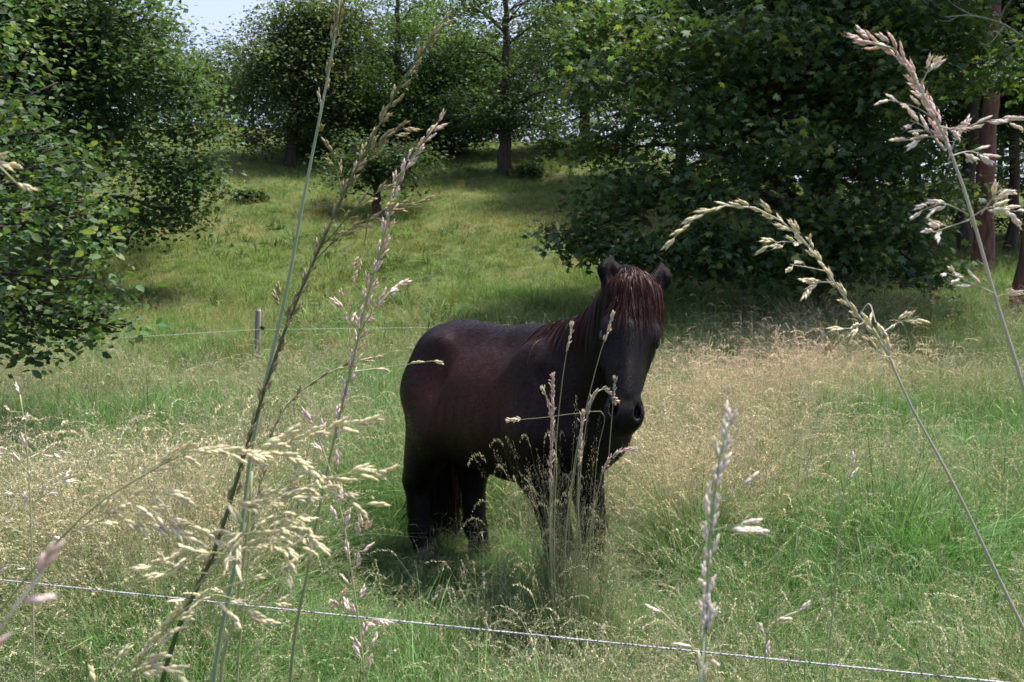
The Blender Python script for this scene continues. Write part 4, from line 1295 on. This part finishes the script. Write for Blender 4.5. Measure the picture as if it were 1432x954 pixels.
panicle("long stem crossing the right side, cream head nodding left under the maple", .75,
        [(1510, 1010), (1432, 880), (1340, 690), (1270, 560), (1235, 482), (1190, 430), (1140, 355), (1100, 315), (1060, 292), (1020, 287), (975, 302), (945, 330)], [7, 7, 7, 6, 5, 3, 2],
        [('stem', 34, .80, .14), ([(1140, 355), (1120, 335), (1112, 318)], 4, .3), ([(1122, 340), (1095, 338), (1078, 343)], 4, .3), ([(1158, 380), (1130, 374), (1105, 370)], 2, .6), ([(1165, 395), (1145, 395), (1130, 402)], 6, .3),
         ([(1235, 465), (1255, 452), (1285, 442)], 5, .3), ([(1212, 448), (1195, 458), (1182, 460)], 3, .3), ([(1200, 445), (1215, 425), (1225, 452)], 2, .5), ([(1245, 500), (1228, 495), (1215, 480)], 2, .5, .3, 'brown')], 'cream', 'grey', 24)
panicle("short upright column of blurred pinkish-white spikelets, right of the pony's chest", .42,
        [(978, 1010), (988, 880), (990, 790), (998, 700), (1008, 630), (1020, 592)], [7, 6, 4, 3],
        [('stem', 60, .72, .2, 'white'), ([(995, 742), (1025, 735), (1045, 736)], 3, .4), ([(1002, 700), (1020, 695), (1036, 680)], 1, .9, .1), ([(988, 830), (982, 822), (978, 815)], 1, .5), ([(987, 930), (996, 920), (1002, 912)], 1, .5)], 'white', 'teal', 33)
panicle("lone thin stalk with twin pale spikelets, left of the blurred white column", .6,
        [(1000, 1020), (965, 900), (940, 870), (915, 845)], [2, 2, 2], [('stem', 2, .93, .05)], 'white', 'pale', 34)
panicle("small cluster of whitish spikelets lying sideways in the lower right", .7,
        [(1075, 1010), (1070, 920), (1075, 880), (1095, 862), (1115, 855)], [2, 2, 2], [('stem', 3, .93, .3), ([(1078, 880), (1085, 870), (1088, 868)], 1, .9)], 'white', 'pale', 29)
panicle("single white tip on a faint upright stalk in the right-hand grass", .9,
        [(1150, 1010), (1165, 850), (1178, 700), (1190, 655)], [2, 2, 2], [('stem', 2, .98, .2)], 'white', 'pale', 22)


def stalk(label, Y, pts, w, spikes, kind):
    sc = Y / F0
    st = [P(x, y, Y) for x, y in pts]
    rootp = np.array((st[0][0] + sr.normal(0, .03), Y, 0)); rootp[2] = float(ground(*rootp[:2]))
    root = thing("spike_plant", rootp, label, "plant", "spike grasses in front of the pony")
    path = smooth_path([rootp] + st, 40)
    bag = Bag(); bag.add(*tube(path, np.linspace(w, w * .5, 40) * sc / 2, 5), col=(.24, .24, .13)); bag.build("stem", M_STEM, root, True, rootp)
    u0, n = spikes
    seg = path[int(40 * u0):]; tg = nrm(np.gradient(seg, axis=0))
    bag = Bag()
    base, tip = {'cream': ((.45, .40, .25), (.62, .52, .36)), 'pink': ((.45, .32, .27), (.62, .48, .42)), 'grey': ((.25, .22, .16), (.38, .32, .24))}[kind]
    n *= 3
    for i in range(n):
        k = min(len(seg) - 1, int(i / n * len(seg)))
        d = nrm(tg[k] + sr.normal(0, .28, 3)); p0 = seg[k] + (seg[min(k + 1, len(seg) - 1)] - seg[k]) * sr.random() + sr.normal(0, .9 * sc, 3)
        t = np.linspace(0, 1, 4)[:, None]
        bag.add(*tube(p0 + d * t * 7.5 * sc, np.array((.4, 1.0, .8, .1)) * sc, 5, False), col=np.asarray(tip) * sr.uniform(.7, 1.15))
    bag.build("spike", M_SEED, root, True, rootp)


stalk("stalk with a thin pale tip standing against the pony's shoulder, leaning right to its cheek", 3.25, [(795, 760), (810, 620), (835, 510), (857, 442)], 2.4, (.90, 12), 'cream')
stalk("slanting stalk with slender tip in front of the pony's neck", 3.2, [(772, 760), (778, 620), (788, 520), (800, 456)], 2.2, (.9, 10), 'cream')
stalk("thickest pinkish spike standing upright before the pony's front leg", 3.1, [(770, 780), (770, 690), (772, 600), (773, 528)], 4, (.66, 60), 'pink')
stalk("short leaning spike left of the thick pinkish one", 3.1, [(775, 760), (778, 640), (768, 570), (760, 546)], 2.6, (.86, 16), 'cream')
stalk("drooping hooked pale spike just under the pony's jaw", 3.1, [(790, 780), (800, 670), (815, 590), (832, 550), (848, 545), (860, 560)], 2.6, (.86, 20), 'cream')
stalk("pale nodding spike across the pony's chest below the muzzle", 3.05, [(825, 760), (838, 680), (850, 645), (868, 632), (882, 628)], 2.6, (.84, 24), 'pink')
stalk("straight stalk with a fine tip right before the pony's chest", 3.1, [(805, 780), (812, 660), (822, 580), (830, 555)], 2.2, (.9, 10), 'grey')
stalk("stalk with dense upright pale spike beside the pony's knee", 3.0, [(812, 800), (808, 700), (812, 620), (815, 580)], 2.4, (.82, 26), 'cream')
stalk("short pale spike touching the pony's lower cheek", 3.1, [(845, 770), (850, 660), (856, 580), (860, 532)], 2.0, (.92, 10), 'grey')
stalk("bent stalk whose pale tip lies level across the pony's belly", 3.2, [(830, 760), (835, 640), (845, 580), (810, 578), (760, 584), (715, 588)], 1.6, (.95, 10), 'cream')
